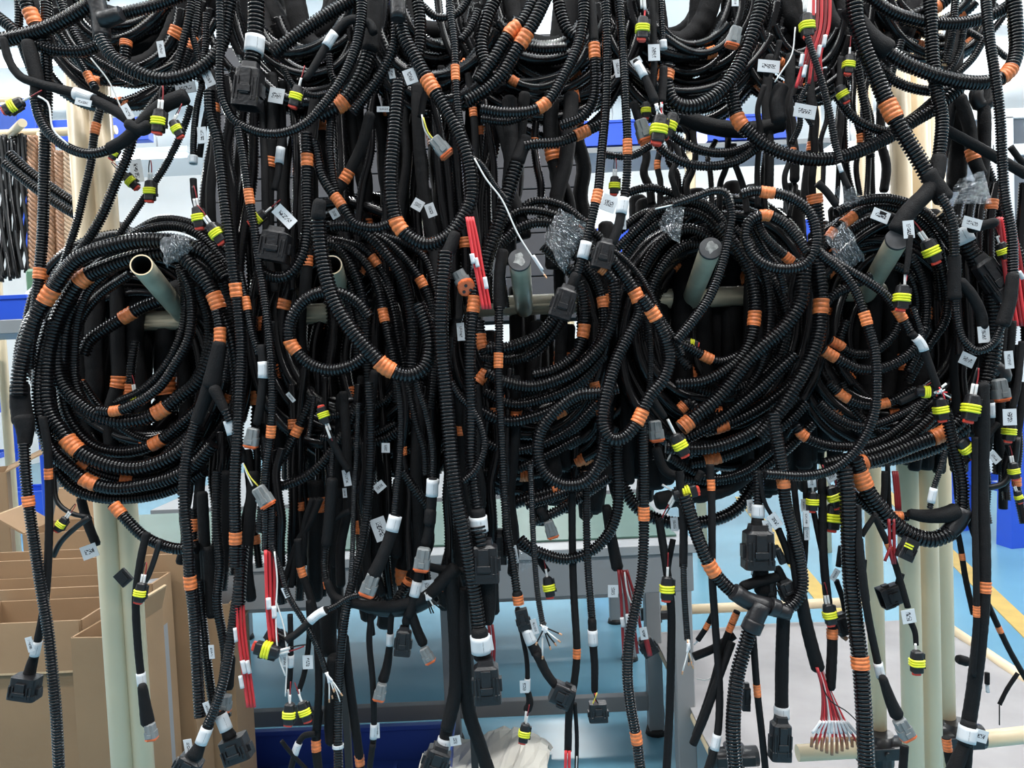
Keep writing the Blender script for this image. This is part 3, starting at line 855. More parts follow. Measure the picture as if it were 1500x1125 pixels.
e = empty('blue_column', (P(46, 190, 3.9)[0], P(46, 190, 3.9)[1], 0), 'blue steel column with side fins at the upper left, behind the posts', 'post'); og = np.array(e.location); q = P(46, 205, 3.9)
zt = P(46, 148, 3.9)[2]
MB().box((q[0], q[1], zt / 2), .10, .08, zt).build('column', 'bluep', e, og); MB().box((q[0] - .10, q[1] - .02, zt - .10), .12, .05, .14).build('fin', 'blued', e, og)
MB().box((q[0] + .30, q[1] + .1, zt - .14), .52, .06, .12).build('side_plate', 'bluep', e, og)

ra, rb = P(-60, 199, 3.35), P(170, 190, 3.35); e = empty('hanging_rail', ra, 'cream pipe rail at the upper left that wire bundles hang from', 'rail'); og = np.array(ra)
mb = MB(); straight(mb, ra, rb, .019, 12); mb.build('rail_pipe', 'pipe', e, og)
mb = MB(); straight(mb, P(15, 197, 3.35), P(33, 180, 3.1), .017, 12); mb.build('rail_hook', 'pipe', e, og)
straight(MB(), P(60, 195, 3.35), np.array([P(60, 195, 3.35)[0], P(60, 195, 3.35)[1], 0]), .02, 12).build('rail_leg', 'pipe', e, og)
straight(MB(), P(-20, 195, 3.4), np.array([P(-20, 195, 3.4)[0], P(-20, 195, 3.4)[1], 0]), .02, 12).build('rail_leg', 'pipe', e, og)
for k, (yy, zz) in enumerate(((148, 4.2), (158, 4.2))):
    mb = MB(); straight(mb, P(-60, yy, zz), P(30, yy - 3, zz), .014, 10); mb.build('upper_pipe', 'pipe', e, og)


def bundle(label, x0, y0, x1, y1, d, n, wd, material, seed, twist=False, group=None):
    rg = random.Random(seed); top = P(x0, y0, d); e = empty('wire_bundle', top, label, 'wire bundle', group); og = np.array(top); mb = MB()
    for i in range(n):
        q = []
        for k in range(60 if twist else 9):
            f = k / (59 if twist else 8); ph = f * (30 if twist else 3) + i * 6.283 / n
            sp = wd * (.35 + .5 * f if not twist else .42)
            q.append(P(x0 + (x1 - x0) * f + sp * math.cos(ph) * (1 if twist else 1), y0 + (y1 - y0) * f + (0 if twist else rg.uniform(-5, 5)), d + .02 * math.sin(ph)))
        pt = spline(q, 4); L = plen(pt); ns = 150 if twist else 40; sv = np.linspace(0, L, ns); m1 = MB(); m1.rings(sweep(pt, sv, np.full(ns, wd * d / F * (.16 if not twist else .2)), 6))
        m1.build('strand', material, e, og)
    return e


for i, (x0, y0, x1, y1, mt_, tw) in enumerate([(2, 200, 4, 400, 'rubber', 0), (18, 202, 14, 410, 'hose', 0), (33, 200, 32, 400, 'rubber', 0), (47, 200, 50, 395, 'coppery', 1), (86, 222, 92, 395, 'coppery', 1), (100, 222, 100, 400, 'tanrope', 1), (72, 210, 74, 420, 'coppery', 1)]):
    lb = ['dark wire bundle hanging from the cream rail, first from the left edge', 'glossy black wire bundle on the cream rail, second from the left edge', 'dark wire bundle on the cream rail, third from the left edge', 'tan twisted wire bundle on the rail, just left of the long vertical hose', 'tan twisted wire bundle between the long vertical hose and the left posts', 'pale twisted bundle touching the left edge of the first cream post', 'tan twisted bundle hanging hidden behind the long vertical hose'][i]
    bundle(lb, x0, y0, x1, y1, 3.3, 6 if tw else 7, 17 if not tw else 15, mt_, i + 3, bool(tw), 'wire bundles on the left rail')

# ---- things glimpsed between the coils, far back
sx, sy = P(985, 250, 4.4)[:2]
e = empty('storage_rack', (sx, sy, 0), 'cream storage rack far behind the middle coils, loaded with blue bins', 'rack'); og = np.array(e.location)
for dx in (-.62, .1, .82):
    straight(MB(), (sx + dx, sy, 0), (sx + dx, sy, 3.0), .03, 10).build('upright', 'pipe', e, og)
for z in (1.05, 1.75, 2.35):
    MB().box((sx + .1, sy + .2, z), 1.6, .5, .03).build('shelf', 'table', e, og)
for i, (dx, z, w) in enumerate([(-.42, 1.78, .42), (.10, 1.78, .42), (.60, 1.78, .36), (-.35, 2.38, .5), (.45, 2.38, .5)]):
    lb = ['blue bin on the middle shelf of the far storage rack, left of the three', 'blue bin on the middle shelf of the far storage rack, centre of the three', 'blue bin on the middle shelf of the far storage rack, right of the three', 'blue bin on the top shelf of the far storage rack, left one', 'blue bin on the top shelf of the far storage rack, right one'][i]
    bin_box(lb, (sx + dx, sy + .15, z), w, .36, .13, 'bluep', group='blue bins on the far storage rack')
q = P(900, 245, 5.6); e = empty('far_bench', (q[0], q[1], 0), 'pale bench far behind the middle coils', 'bench')
MB().box((0, 0, .98), 3.6, .7, .05).build('bench_top', 'frame', e)
for dx in (-1.6, 0, 1.6): MB().box((dx, -.2, .48), .06, .06, .96).build('leg', 'table', e)
# ================================================================== the five coils on the pegs
HC = dict(name='wiring_harness', cat='cable coil', group='cable coils hung on the pegs')
# ---- coil 1
thing('big black corrugated cable coil on the leftmost peg, round a hollow pipe end', **HC)
c(23, 3.5, '330,408 302,374 270,360 240,353 200,353 160,361 130,371 107,385 75,427 51,467 37,510 29,550 28,580', [(72, 433, 24)])
c(23, 4.5, '285,372 240,370 197,378 160,390 122,408 100,435 83,470 72,510 68,560 72,603 90,632 106,652 125,667 160,681 200,686 240,675 269,657 290,625', [(122, 408, 20), (106, 653, 26)])
c(18, 5.5, '300,590 267,620 232,647 203,659 171,662 139,654 115,633 97,600 92,560 92,520 100,470 118,437', [(230, 648, 20)])
c(21, 5.0, '318,490 305,530 288,560 261,582 235,602 208,614 173,617 139,606 112,587 92,563 84,530 86,490', [(234, 602, 20)])
c(15, 4.2, '267,398 277,419 281,457 276,497 256,534 235,565 205,588 170,602 144,601', [(170, 602, 16)])
c(21, 3.2, '269,377 293,401 312,430 323,457 336,489 344,523 349,570 349,620', [(317, 441, 24)])
c(15, 4.8, '288,355 315,385 328,419 336,457 338,500 330,560')
c(15, 5.4, '187,350 213,337 253,331 288,342 320,374 340,402 356,450')
c(14, 6.2, '192,344 232,323 267,324 307,342 335,372')
c(14, 5.2, '192,379 160,398 133,422 117,457 110,510 112,563 128,595 150,618')
c(14, 6.0, '190,402 149,430 125,457 107,497 101,537 110,580 140,615')
c(20, 4.4, '75,470 62,520 57,570 62,620 78,662 107,689 131,706 165,715 213,710 253,699 285,680 312,650', [(130, 706, 22)])
c(17, 5.2, '60,600 66,645 82,685 107,715 149,729 200,729 240,721 267,710 300,690')
c(14, 5.0, '90,640 117,675 149,694 187,702 227,699 267,681 300,645', [(188, 701, 18), (122, 681, 15)])
c(19, 7.0, '235,440 208,450 187,462 155,481 131,499 122,520', [(186, 462, 20)])
t((24, 20), 8, '285,470 262,420 240,438')
c(13, 7.5, '198,500 192,540 190,580 192,620', [(193, 572, 18)]); yp(199, 584, 80, 6.5, .7)
c(15, 6, '290,420 306,470 300,525 280,565 250,600'); c(13, 6.5, '262,388 270,430 268,480 246,530 210,570 170,590')
c(14, 5.6, '310,400 322,450 326,510 310,570 280,625 240,668', [(321, 490, 22)])
c(12, 7, '120,560 150,600 200,640 260,650')
film('233,350 270,340 282,365 243,392', 2.6, 10)

dropfill(85, 222, 415, 680, 6, (9, 10.3), (20, 26), 24, 14, 't'); coilfill(207, 530, (105, 165), (115, 185), 16, (7, 11), (14, 17, 20), 21)
dropfill(105, 300, 405, 690, 15, (10.5, 13.4), (20, 26, 30), 23, 18, 't'); coilfill(195, 545, (60, 120), (70, 140), 9, (10.5, 13), (16, 20), 22)

# ---- coil 2
thing('black corrugated cable coil on the second peg from the left, strands fanning to the right', **HC)
c(15, 5.2, '465,345 482,353 503,371 519,398 530,430 535,470 538,520 541,570')
c(13, 5.6, '480,350 498,353 530,363 549,382 570,420 580,470', [(549, 382, 17)])
c(14, 5.0, '480,356 506,361 535,385 554,422 562,462 570,497 578,537 582,590', [(561, 463, 20)])
c(15, 5.8, '500,358 522,363 551,398 573,443 583,497 591,537 594,600')
c(17, 4.6, '485,332 503,331 530,339 562,369 586,403 599,443 605,497 602,545 590,610')
c(14, 5.4, '530,335 567,355 591,377 615,409 629,441 634,480 636,530 630,600', [(621, 412, 16)])
c(13, 6.2, '560,345 597,358 621,377 634,411 645,470')
c(14, 6.6, '482,395 505,430 520,480 525,540'); c(13, 7.0, '590,350 625,360 648,400 655,470')
c(15, 5.0, '525,590 500,640 460,690 420,710 385,715'); c(13, 6, '470,400 505,405 520,440 530,480')
c(14, 5.6, '458,580 440,620 420,660 390,700', [(461, 645, 16)]); c(12, 6, '470,640 510,645 540,640 580,620')
c(12, 6.4, '480,610 520,604 560,590 590,560'); c(15, 6, '620,560 600,610 570,640 540,650 500,655', [(636, 612, 24)])

dropfill(330, 480, 340, 680, 7, (9, 10.3), (18, 24), 34, 16, 'tc'); dropfill(535, 690, 340, 680, 7, (9, 10.3), (18, 24), 35, 16, 'tc'); coilfill(505, 480, (75, 150), (110, 190), 20, (7, 11), (13, 15, 18), 31)
dropfill(410, 650, 300, 720, 15, (12, 16), (18, 24, 28), 33, 25, 't'); coilfill(560, 520, (60, 120), (100, 200), 14, (10, 13), (15, 18), 32)

# ---- coil 3
thing('black cable coil on the middle capped peg, wrapped in clear film at upper right', **HC)
c(18, 4.2, '862,375 884,384 897,410 901,440 897,470 881,505 855,534 820,555 780,566 740,560 712,545')
c(17, 4.8, '795,360 817,379 847,411 856,445 855,485 844,518 815,541 780,550', [(855, 485, 20)])
c(15, 5.4, '830,365 857,390 876,419 884,457 879,497 852,531 815,556', [(869, 446, 16)])
c(18, 5.2, '815,462 793,489 767,502 740,510 712,512')
c(15, 5.8, '824,467 804,497 775,521 740,528 706,525')
c(16, 5.0, '700,420 712,385 740,352 761,334 793,326 833,337 858,365')
c(15, 5.6, '715,360 756,312 793,310 828,323 857,355 884,388')
c(14, 6.2, '745,330 780,296 820,300 850,322 880,350')
c(18, 5.0, '700,600 740,617 780,611 820,593 852,563 872,535')
c(16, 5.8, '700,640 740,660 790,652 840,625 875,590'); c(17, 5.0, '710,575 750,592 800,583 850,558 885,520')
c(15, 6.2, '703,470 706,505 720,540', [(709, 500, 22)]); c(16, 6.0, '700,560 714,540 722,500', [(712, 556, 22)])
c(13, 6.2, '760,600 800,612 850,590', [(826, 615, 16)]); c(15, 6.5, '700,690 740,692 790,672 850,640', [(745, 678, 16)])
c(14, 7, '870,560 880,600 880,650', [(877, 558, 22), (913, 592, 22)]); c(15, 7, '715,560 760,575 810,560')
t((26, 30), 7, '812,700 806,670 790,630'); c(20, 6.5, '740,740 790,725 850,705 890,670', [(812, 692, 22)])
film('795,345 818,305 862,330 826,402', 2.8, 12)
dropfill(820, 960, 350, 700, 7, (9, 10.3), (18, 24), 45, 16, 'tc'); dropfill(700, 900, 480, 720, 9, (10, 12), (22, 28), 46, 16, 't'); coilfill(785, 490, (95, 150), (115, 170), 18, (7, 10.5), (14, 16, 19), 41, -75, 205)
dropfill(690, 900, 440, 720, 6, (13, 16), (18, 22), 43, 25, 't'); dropfill(690, 900, 560, 740, 10, (11, 14), (20, 26), 44, 25, 't'); coilfill(790, 610, (90, 140), (50, 110), 14, (8.5, 12), (16, 19), 42, 0, 180)

# ---- coil 4
thing('large black cable coil on the fourth peg, capped peg leaning out of it', **HC)
c(18, 4.2, '1050,330 1079,363 1098,398 1105,435 1105,467 1097,505 1079,531 1033,558 990,563', [(1105, 468, 22)])
c(15, 4.8, '1075,335 1108,371 1124,417 1128,457 1124,497 1110,545 1080,590')
c(22, 3.4, '1178,380 1177,410 1172,443 1148,481 1121,505 1095,530 1075,556 1050,585 1020,609 998,627', [(1001, 625, 26)])
c(20, 4.2, '1165,520 1140,543 1121,562 1087,590 1055,614 1007,640 985,650')
c(20, 4.8, '1175,545 1150,570 1105,602 1060,622 1030,632', [(1056, 622, 20)])
c(19, 4.0, '1165,580 1145,600 1113,625 1087,641 1047,655 1007,658 975,655')
c(17, 4.6, '1180,590 1160,612 1137,630 1100,652 1060,668 1042,673 1010,680', [(1043, 672, 24)])
c(21, 3.6, '1193,285 1198,330 1197,370 1199,400 1203,430 1202,455 1199,490 1188,523 1167,563 1140,605 1110,640', [(1202, 449, 22), (1193, 290, 14)])
c(14, 5.0, '898,369 932,337 961,310 996,294 1033,299 1062,330 1080,360')
c(15, 5.6, '900,395 935,350 965,325 1000,310 1030,318 1060,350')
c(13, 6.0, '905,340 940,315 975,305 1020,300 1050,312'); c(13, 5.6, '911,285 953,275 1001,291 1040,310')
c(16, 6.2, '930,440 945,390 975,350 1010,335 1045,350'); c(16, 6.6, '950,500 950,440 970,390 1000,360 1035,355')
c(15, 4.6, '985,497 1000,505 1015,512 1034,523 1055,530 1085,520', [(1036, 523, 17)]); yp(1013, 503, 10, 5, .6)
c(15, 5.2, '960,455 970,480 981,497 995,520 1010,540', [(982, 497, 12)])
c(17, 5.4, '1130,410 1150,450 1152,490 1140,530'); c(16, 5.8, '1120,395 1140,425 1146,470 1135,520')
c(16, 5.0, '1030,610 1010,590 996,600', [(997, 602, 20)]); c(13, 5.2, '980,670 1040,700 1090,690 1130,660')
c(16, 5.2, '1000,560 1050,575 1100,560 1140,525'); c(16, 5.6, '1190,620 1150,660 1110,690 1050,705 1000,700')
t(26, 6, '960,735 1010,725 1060,715 1110,680'); c(19, 7, '905,700 935,745 980,765 1040,763 1080,745 1110,700')
t(26, 12.4, '1050,380 1048,450 1053,540 1048,640'); film('962,330 978,298 1003,302 995,358', 3.0, 9)
dropfill(1085, 1200, 350, 690, 6, (9, 10.3), (18, 24), 54, 14, 't'); dropfill(940, 1160, 310, 700, 12, (10.8, 12.2), (22, 30), 55, 14, 't'); coilfill(1050, 480, (95, 150), (120, 180), 20, (6.5, 10.5), (15, 17, 20), 51)
dropfill(920, 1175, 290, 720, 16, (12.5, 16), (20, 26, 30), 53, 25, 't'); coilfill(1060, 500, (45, 110), (60, 150), 12, (10.5, 13), (17, 20), 52)

# ---- coil 5
thing('black cable coil on the rightmost peg, with film wrap at its upper left', **HC)
c(15, 4.8, '1225,312 1253,297 1283,291 1313,293 1353,310 1380,339 1395,362 1405,410')
c(15, 5.4, '1232,330 1270,305 1310,305 1345,322 1370,352 1382,400', [(1238, 317, 22)])
c(14, 6.0, '1240,340 1275,322 1315,320 1350,345 1372,390 1378,440')
c(24, 3.4, '1380,310 1401,331 1420,365 1440,398 1453,430 1457,473 1452,527 1440,570', [], [(1412, 343, 24)])
c(22, 3.2, '1442,560 1432,585 1420,603 1393,627 1375,638 1340,651 1300,667 1258,680 1235,690', [(1378, 636, 26), (1256, 680, 26)])
c(18, 4.0, '1385,575 1370,603 1353,622 1327,643 1287,660 1240,672 1205,680')
c(15, 4.4, '1355,585 1345,598 1319,625 1287,646 1249,654 1207,651 1177,638 1165,622', [(1174, 638, 14)])
c(16, 4.6, '1205,512 1217,520 1240,533 1260,541 1300,537 1335,515 1357,480', [(1216, 520, 20)])
c(14, 5.2, '1215,498 1228,505 1250,518 1281,515 1308,491 1320,465', [(1226, 504, 20)])
c(14, 5.0, '1320,360 1335,377 1353,417 1357,457 1350,497 1330,545')
c(14, 5.4, '1362,360 1377,390 1388,430 1384,470 1361,505 1330,560')
c(13, 5.8, '1300,385 1330,400 1345,440 1342,480'); c(15, 5.0, '1210,445 1222,432 1245,420 1275,405')
c(14, 5.0, '1215,560 1235,580 1262,592 1300,590 1340,570', [(1236, 577, 18), (1293, 580, 14)])
c(14, 4.6, '1200,590 1225,612 1262,625 1310,612 1350,590'); c(14, 6, '1240,470 1230,500 1238,530')
c(20, 5.2, '1230,690 1270,678 1330,668 1380,650 1415,625')
c(12, 5.5, '1232,560 1252,600 1290,640', [], []); c(13, 6, '1195,385 1212,350 1240,315', [(1203, 333, 15)])
film('1208,345 1240,322 1268,380 1232,402', 2.4, 12); film('1216,278 1246,268 1268,292 1240,305', 3.4, 6)
dropfill(1330, 1480, 340, 660, 8, (9, 10.3), (18, 22), 64, 14, 'tc'); dropfill(1200, 1400, 320, 665, 12, (10.8, 12.2), (22, 28), 65, 14, 't'); coilfill(1300, 480, (85, 140), (100, 170), 20, (7, 11), (14, 16, 18), 61)
dropfill(1190, 1420, 320, 670, 16, (12, 16), (18, 24, 28), 63, 22, 't'); coilfill(1300, 490, (40, 100), (60, 130), 12, (10.5, 13), (16, 19), 62)

# ================================================================== bundles hanging from above, whose loops end over the coils
HT = dict(name='wiring_harness', cat='cable coil', group='cable bundles hanging in from the top')
thing('cable bundle looping in at the top left corner with a T-shaped joint', **HT)
c(22, 3, '-15,66 0,60 53,47 93,30 133,6 158,-14')
c(20, 2.2, '147,55 153,66 165,83 192,101 227,115 256,115 288,104 312,85 325,64 331,40 334,20 338,-12')
c(18, 2.8, '170,22 227,8 270,-8')
s(25, 2.2, '140,-8 146,20 150,58', name='tee_joint', m='blackp'); s((27, 22), 2.0, '148,30 164,25 178,20', name='tee_joint', m='blackp')
c(17, 3.4, '-12,18 10,35 30,52 60,68 90,75 125,74 152,62')
t((11, 17), 2.2, '4,55 14,90 30,112 55,122 85,130 115,138 145,150 175,166 194,180', [], [(124, 139, 30)])
t(20, 2.6, '40,60 48,90 55,125 54,150')
c(16, 3.8, '68,-12 68,80 69,130 66,210 64,300 62,350 58,398 54,440 47,490 42,540', [(59, 402, 16)])
c(12, 4.2, '27,-12 28,16 28,50 38,85 50,115')
c(20, 3.2, '34,-12 40,8 48,26 58,50 66,70', [(47, 26, 22)])
c(15, 2.4, '50,140 58,172 72,195 99,216 128,225 160,219 180,205')
t((17, 24), 2.0, '158,219 182,206 200,190 218,172 244,152 275,140', [])
t((16, 20), 1.8, '185,180 205,190 222,182')
c(13, 3.0, '210,172 222,155 240,133 256,107 267,69 277,27 281,-10')
c(12, 4.8, '150,148 139,192 133,240 125,275 113,325 98,372 86,410', [(140, 190, 17)])
c(15, 4.4, '197,186 187,227 170,267 150,315 133,345 115,372')
c(11, 4.8, '280,155 267,192 245,238 228,265 203,302 173,345')
c(16, 15.5, '14,226 40,250 60,265 100,292 150,320 200,345'); c(15, 15.0, '8,240 50,274 90,302 150,335 200,360')
wr(3, 1.8, '100,212 78,190 70,150 56,141'); wr(2.4, 3, '133,85 160,120 178,160'); flag(187, 164, 60, 1.7, 24, 11); flag(122, 150, 12, 1.6, 24, 10)
yp(20, 156, 150, 2.0, .95, 1); yp(233, 178, 95, 1.2, 1.05); yp(259, 189, 60, 1.4, .8, 2, wa=115); yp(168, 225, 120, 4, .6)
flag(236, 72, 80, 3, 24, 10); flag(305, 114, 65, 2.4, 26, 14); flag(272, 129, -10, 2.8, 30, 16)
c(12, 4.6, '60,-10 75,30 95,60 120,95 140,130', [(118, 122, 18)])
c(14, 5, '85,-10 105,40 130,80 160,100 200,120'); c(13, 5, '290,-10 285,50 262,110 240,150', [(304, 72, 18)])
c(11, 3, '302,20 300,80 292,120'); c(10, 3.2, '278,40 292,90 296,130')
c(16, 5.5, '185,60 180,95 150,120', [(183, 58, 18)])
massfill(190, -40, (40, 130), (70, 170), 7, (9, 12), (24, 30, 36), 171); coilfill(185, -30, (70, 150), (80, 190), 12, (6, 9.5), (12, 15, 18), 71, 5, 175)

thing('cable bundle hanging in at the top, left of centre, with a deep corrugated loop', **HT)
c((12, 17), 1.6, '322,-12 323,61 322,110 328,149 344,176 370,191 405,196 445,183 477,150 503,112 522,67 529,27 530,-12')
t(26, 2.8, '549,-12 547,30 541,76'); c(23, 3.0, '541,78 530,110 512,140 495,155 466,170', [(499, 152, 16)])
s((24, 22), 1.0, '583,-12 583,29', name='hose_joint', m='blackp')
c(16, 2.0, '580,26 577,67 560,107 537,139 517,165')
c(21, 1.4, '586,28 592,55 610,88 631,125 653,160 673,197 687,240 690,290 677,320 658,345 626,358 599,347 583,329 575,300 573,250 578,190 584,120', [(630, 127, 26), (585, 330, 22)])
c(12, 1.2, '658,-12 660,20 666,67 667,107 670,150 676,190 690,225', [(667, 107, 22)])
c(20, 3.8, '400,78 437,50 471,27 511,3 535,-10'); t(22, 3.7, '398,78 412,68')
t((14, 10), 1.8, '548,50 541,35 514,29 493,45 477,69 458,101 447,117', [], [(484, 58, 24)]); yp(434, 142, 105, 1.6, .95, 1)
c(24, 2.2, '376,-12 375,30 373,66 369,92', [], [(373, 66, 25)]); blk(365, 126, 96, 2, 66, 40, 34)
t((12, 9), 3, '415,190 410,228 407,255 402,278', [], [(410, 229, 24)]); yp(378, 320, 140, 3, .85, 1)
c(17, 2.8, '449,195 450,235 450,297 450,337 442,377 420,404 394,404 378,390', [(447, 236, 18)])
c(15, 3.2, '455,205 461,213 471,256 487,283 495,293 506,310 520,328 551,334 578,325', [(495, 294, 20)])
c(12, 3.4, '485,160 483,213 487,256 494,290'); t(16, 5, '543,165 530,213 509,256 490,285', [(506, 258, 18)])
c(20, 4.2, '730,-12 711,35 705,67 714,100 735,130'); c(20, 2.6, '788,-12 766,32 750,45 736,66 722,90 700,120', [(751, 44, 22)])
c(20, 2.2, '800,-5 785,27 767,57 748,88 735,110 712,132 683,150', [(766, 57, 22)])
c(18, 4, '610,-10 616,40 610,90 585,130'); c(12, 4.4, '690,-10 670,20 640,25 615,5'); c(12, 4.2, '700,15 690,40 675,60')
c(11, 4.6, '482,80 486,110 500,130'); c(10, 4.2, '415,100 430,125 460,140 500,130')
dt(646, 216, 50, 1.4, 1.0); wr(3, 1.4, '618,168 622,190 632,205', m='whitew'); wr(2.6, 1.3, '620,172 627,194 638,207', m='yelloww'); t(10, 2.6, '632,118 622,140 616,172')
wr(2.6, 0.4, '695,232 712,262 735,292 760,345 797,402', m='whitew'); wr(5, 0.3, '781,374 795,396', m='white'); c(7, 1.2, '688,228 705,240 725,270 742,292'); wr(3, .3, '797,402 801,408', m='copper')
flag(601, 112, 70, 1.6, 22, 18); flag(574, 108, 80, 2.4, 14, 9); flag(562, 160, 0, 5, 20, 8); flag(405, 140, 10, 3, 22, 22); flag(418, 318, 45, 2.2, 36, 18, 4)
blk(404, 358, 100, 2.4, 50, 44, 34); t((16, 12), 2.6, '424,322 416,335 408,345'); flag(612, 300, 30, 5, 16, 16); flag(631, 308, 70, 4.6, 20, 14); flag(490, 313, 60, 4, 14, 12)


massfill(450, -40, (40, 120), (90, 180), 8, (9.5, 13), (26, 32, 38), 172); coilfill(450, -30, (60, 140), (90, 200), 16, (6, 10), (13, 16, 19), 72, 5, 175, nb=.15)
massfill(640, -40, (40, 120), (90, 200), 9, (9.5, 13), (26, 32, 38), 173); dropfill(560, 700, 120, 340, 7, (10, 13), (22, 28), 174, 30, 't'); coilfill(640, -20, (60, 130), (90, 190), 18, (6, 10), (13, 16, 19), 73, 5, 175, nb=.15)
dropfill(300, 470, 120, 420, 15, (6, 10), (11, 14, 17), 74, 30); dropfill(440, 600, 120, 380, 12, (7, 11), (14, 18, 22), 741, 45); dropfill(560, 720, 120, 420, 17, (6, 10), (11, 14, 18), 75, 40)

thing('cable bundle hanging in at the top centre, right of the long white wire', **HT)
c(17, 2.0, '855,-12 855,27 847,67 828,107 801,150 780,162 740,165 705,160', [(796, 155, 18)])
t(14, 2.4, '864,-12 868,30 870,62'); c(16, 2.4, '870,62 872,122 868,150 852,172 820,185', [(870, 75, 22)])
c(22, 2.2, '1121,-12 1103,48 1076,107 1047,141 1012,157 987,150 975,122 978,95', [(982, 112, 14)])
c(20, 3.0, '1066,105 1072,140 1083,178 1100,196 1127,216 1175,232 1220,232 1260,221 1303,200 1340,176 1367,160 1405,128', [(1083, 179, 20)])
c(14, 3.6, '955,195 960,207 975,224 1007,240 1047,243 1081,235 1115,212'); c(14, 4.2, '978,193 1007,213 1047,224 1087,219 1120,200')
c(12, 4.8, '885,226 905,229 927,228 953,213')
t((20, 22), 3.0, '772,200 763,222 757,240'); c(22, 3.0, '757,240 743,285 727,337 714,377 709,405'); c(16, 3.2, '768,214 783,211 820,208 850,196 885,180', [(853, 195, 22)])
c(18, 4.6, '816,-10 822,20 832,45 850,60'); c(16, 5, '745,60 790,72 830,70'); c(12, 5, '705,175 745,178 790,160')

t(24, 5, '985,165 1040,185 1100,190 1150,180')

massfill(800, -40, (40, 130), (100, 210), 10, (9.5, 13), (26, 32, 38), 175); massfill(1000, -40, (40, 150), (100, 200), 10, (9.5, 13), (26, 32, 38), 176); coilfill(800, -30, (70, 150), (110, 215), 20, (6, 10), (13, 16, 19), 76, 5, 175, nb=.15); coilfill(1010, -30, (70, 150), (90, 200), 22, (6, 10), (13, 16, 19), 77, 5, 175, nb=.1)
dropfill(720, 850, 160, 360, 11, (6, 10), (13, 17, 22), 78, 40, 'ct')

thing('cable bundle hanging in at the top right over the cream posts, wide corrugated loops', **HT)
c(24, 1.6, '1250,-12 1255,35 1265,67 1281,107 1299,150 1321,192 1345,232 1363,264', [(1300, 164, 28)])
t((24, 30), 2.0, '1240,10 1262,40 1282,62 1304,76'); c(21, 2.0, '1300,76 1315,86 1340,99 1380,113 1420,121 1447,120 1473,110 1488,80 1487,27 1484,-12', [(1474, 109, 24)])
c(18, 2.6, '1268,-10 1303,16 1340,29 1380,35 1420,32 1460,19 1490,0'); c(19, 2.2, '1362,-12 1364,40 1367,93 1372,133 1380,173 1378,208 1374,240')
c(15, 3.2, '1285,95 1313,120 1356,133 1393,131 1420,120'); c(14, 3.6, '1225,140 1249,171 1276,187 1303,192 1340,170 1370,145')
t(15, 3.0, '1376,185 1400,198 1430,214 1460,231 1515,262'); t(18, 4.4, '1405,140 1420,187 1425,227 1438,260', [(1425, 226, 16)])
c(18, 3.0, '1320,30 1345,20 1375,8 1395,-10', [(1362, 6, 20)]); c(11, 4, '1400,-10 1395,50 1385,95'); c(10, 4, '1412,40 1405,75 1392,100 1378,110'); c(11, 4, '1440,60 1425,85 1400,110')
t((22, 26), 1.4, '1376,228 1370,262 1356,284 1340,300 1325,318 1312,340'); t((24, 28), 1.5, '1358,250 1372,275 1385,295')
c(13, 5, '1255,90 1262,130 1270,175 1275,230'); c(12, 5, '1320,60 1305,110 1290,160'); t(18, 5, '1440,120 1442,200 1437,290')
s(20, 5, '1430,128 1432,150 1440,156 1448,148 1446,125'); t(14, 5, '1395,150 1386,200 1375,260')
t(26, 6, '1400,40 1396,120 1404,200 1400,280')
c(10, 5, '1390,30 1450,65 1475,85'); t(9, 4, '1480,215 1495,235 1510,250'); c(14, 5, '1440,230 1455,270 1470,320')
massfill(1270, -40, (30, 70), (80, 140), 5, (6, 9), (24, 30), 177); massfill(1180, -40, (30, 100), (80, 170), 7, (9, 12), (24, 30), 178); coilfill(1370, -30, (60, 110), (60, 130), 9, (5, 8), (12, 15), 79, 5, 175, nb=.3); coilfill(1170, -20, (50, 110), (80, 170), 14, (6, 10), (12, 16), 80, 5, 175, nb=.3)

# ---- separate draped pieces in front
thing('thick hose draped in a deep U over the second coil, orange band at bottom', 'draped_hose')
t((18, 22), 0.4, '470,292 467,305 466,322'); c(23, (0.4, 1.6), '466,318 467,335 469,358 477,403 490,443 514,483 541,515 567,539 597,550 620,540 629,518 627,483 612,445', [(564, 540, 26)])
thing('black corrugated ring hanging inside the second coil, orange band on its left side', 'draped_hose')
c(18, 2.0, '540,465 525,445 505,432 485,428 464,430 445,441 427,467 424,497 434,515 455,534 485,542 519,533 545,512', [(431, 507, 20)])
thing('closed black hose ring at the lower right of the third coil, no orange band', 'draped_hose')
c(18, 1.6, '905,568 881,575 847,579 815,601 793,630 788,665 799,694 825,710 855,707 873,689 884,657 887,620 882,585')
thing('U-shaped corrugated hose between the third and fourth coils, orange bands at top and bottom right', 'draped_hose')
c(19, (1.4, .6), '895,380 915,405 932,432 937,457 921,491 905,523 893,560 885,595 884,625 896,643 913,641 930,624 938,609 952,580 972,555 981,525 975,495 957,460 940,435', [(932, 434, 20), (932, 608, 22), (956, 462, 18)])
thing('thin corrugated strand running down from the black plug beside the fourth coil', 'draped_hose')
c(10, 2.0, '888,364 905,372 932,398 953,430 967,462 988,497 1000,520'); c(10, 2.6, '915,420 938,441 951,483 953,537 951,575')
thing('slim hose arching over the fourth peg and down across its coil', 'draped_hose')
c((11, 17), 0.8, '985,300 1015,290 1045,280 1062,283 1071,310 1066,350 1057,390 1039,435 1015,470 990,500'); wr(2.5, .7, '960,306 1000,296 1030,283 1050,279')
thing('small closed corrugated loop between the fourth and fifth coils, two orange bands on top', 'draped_hose')
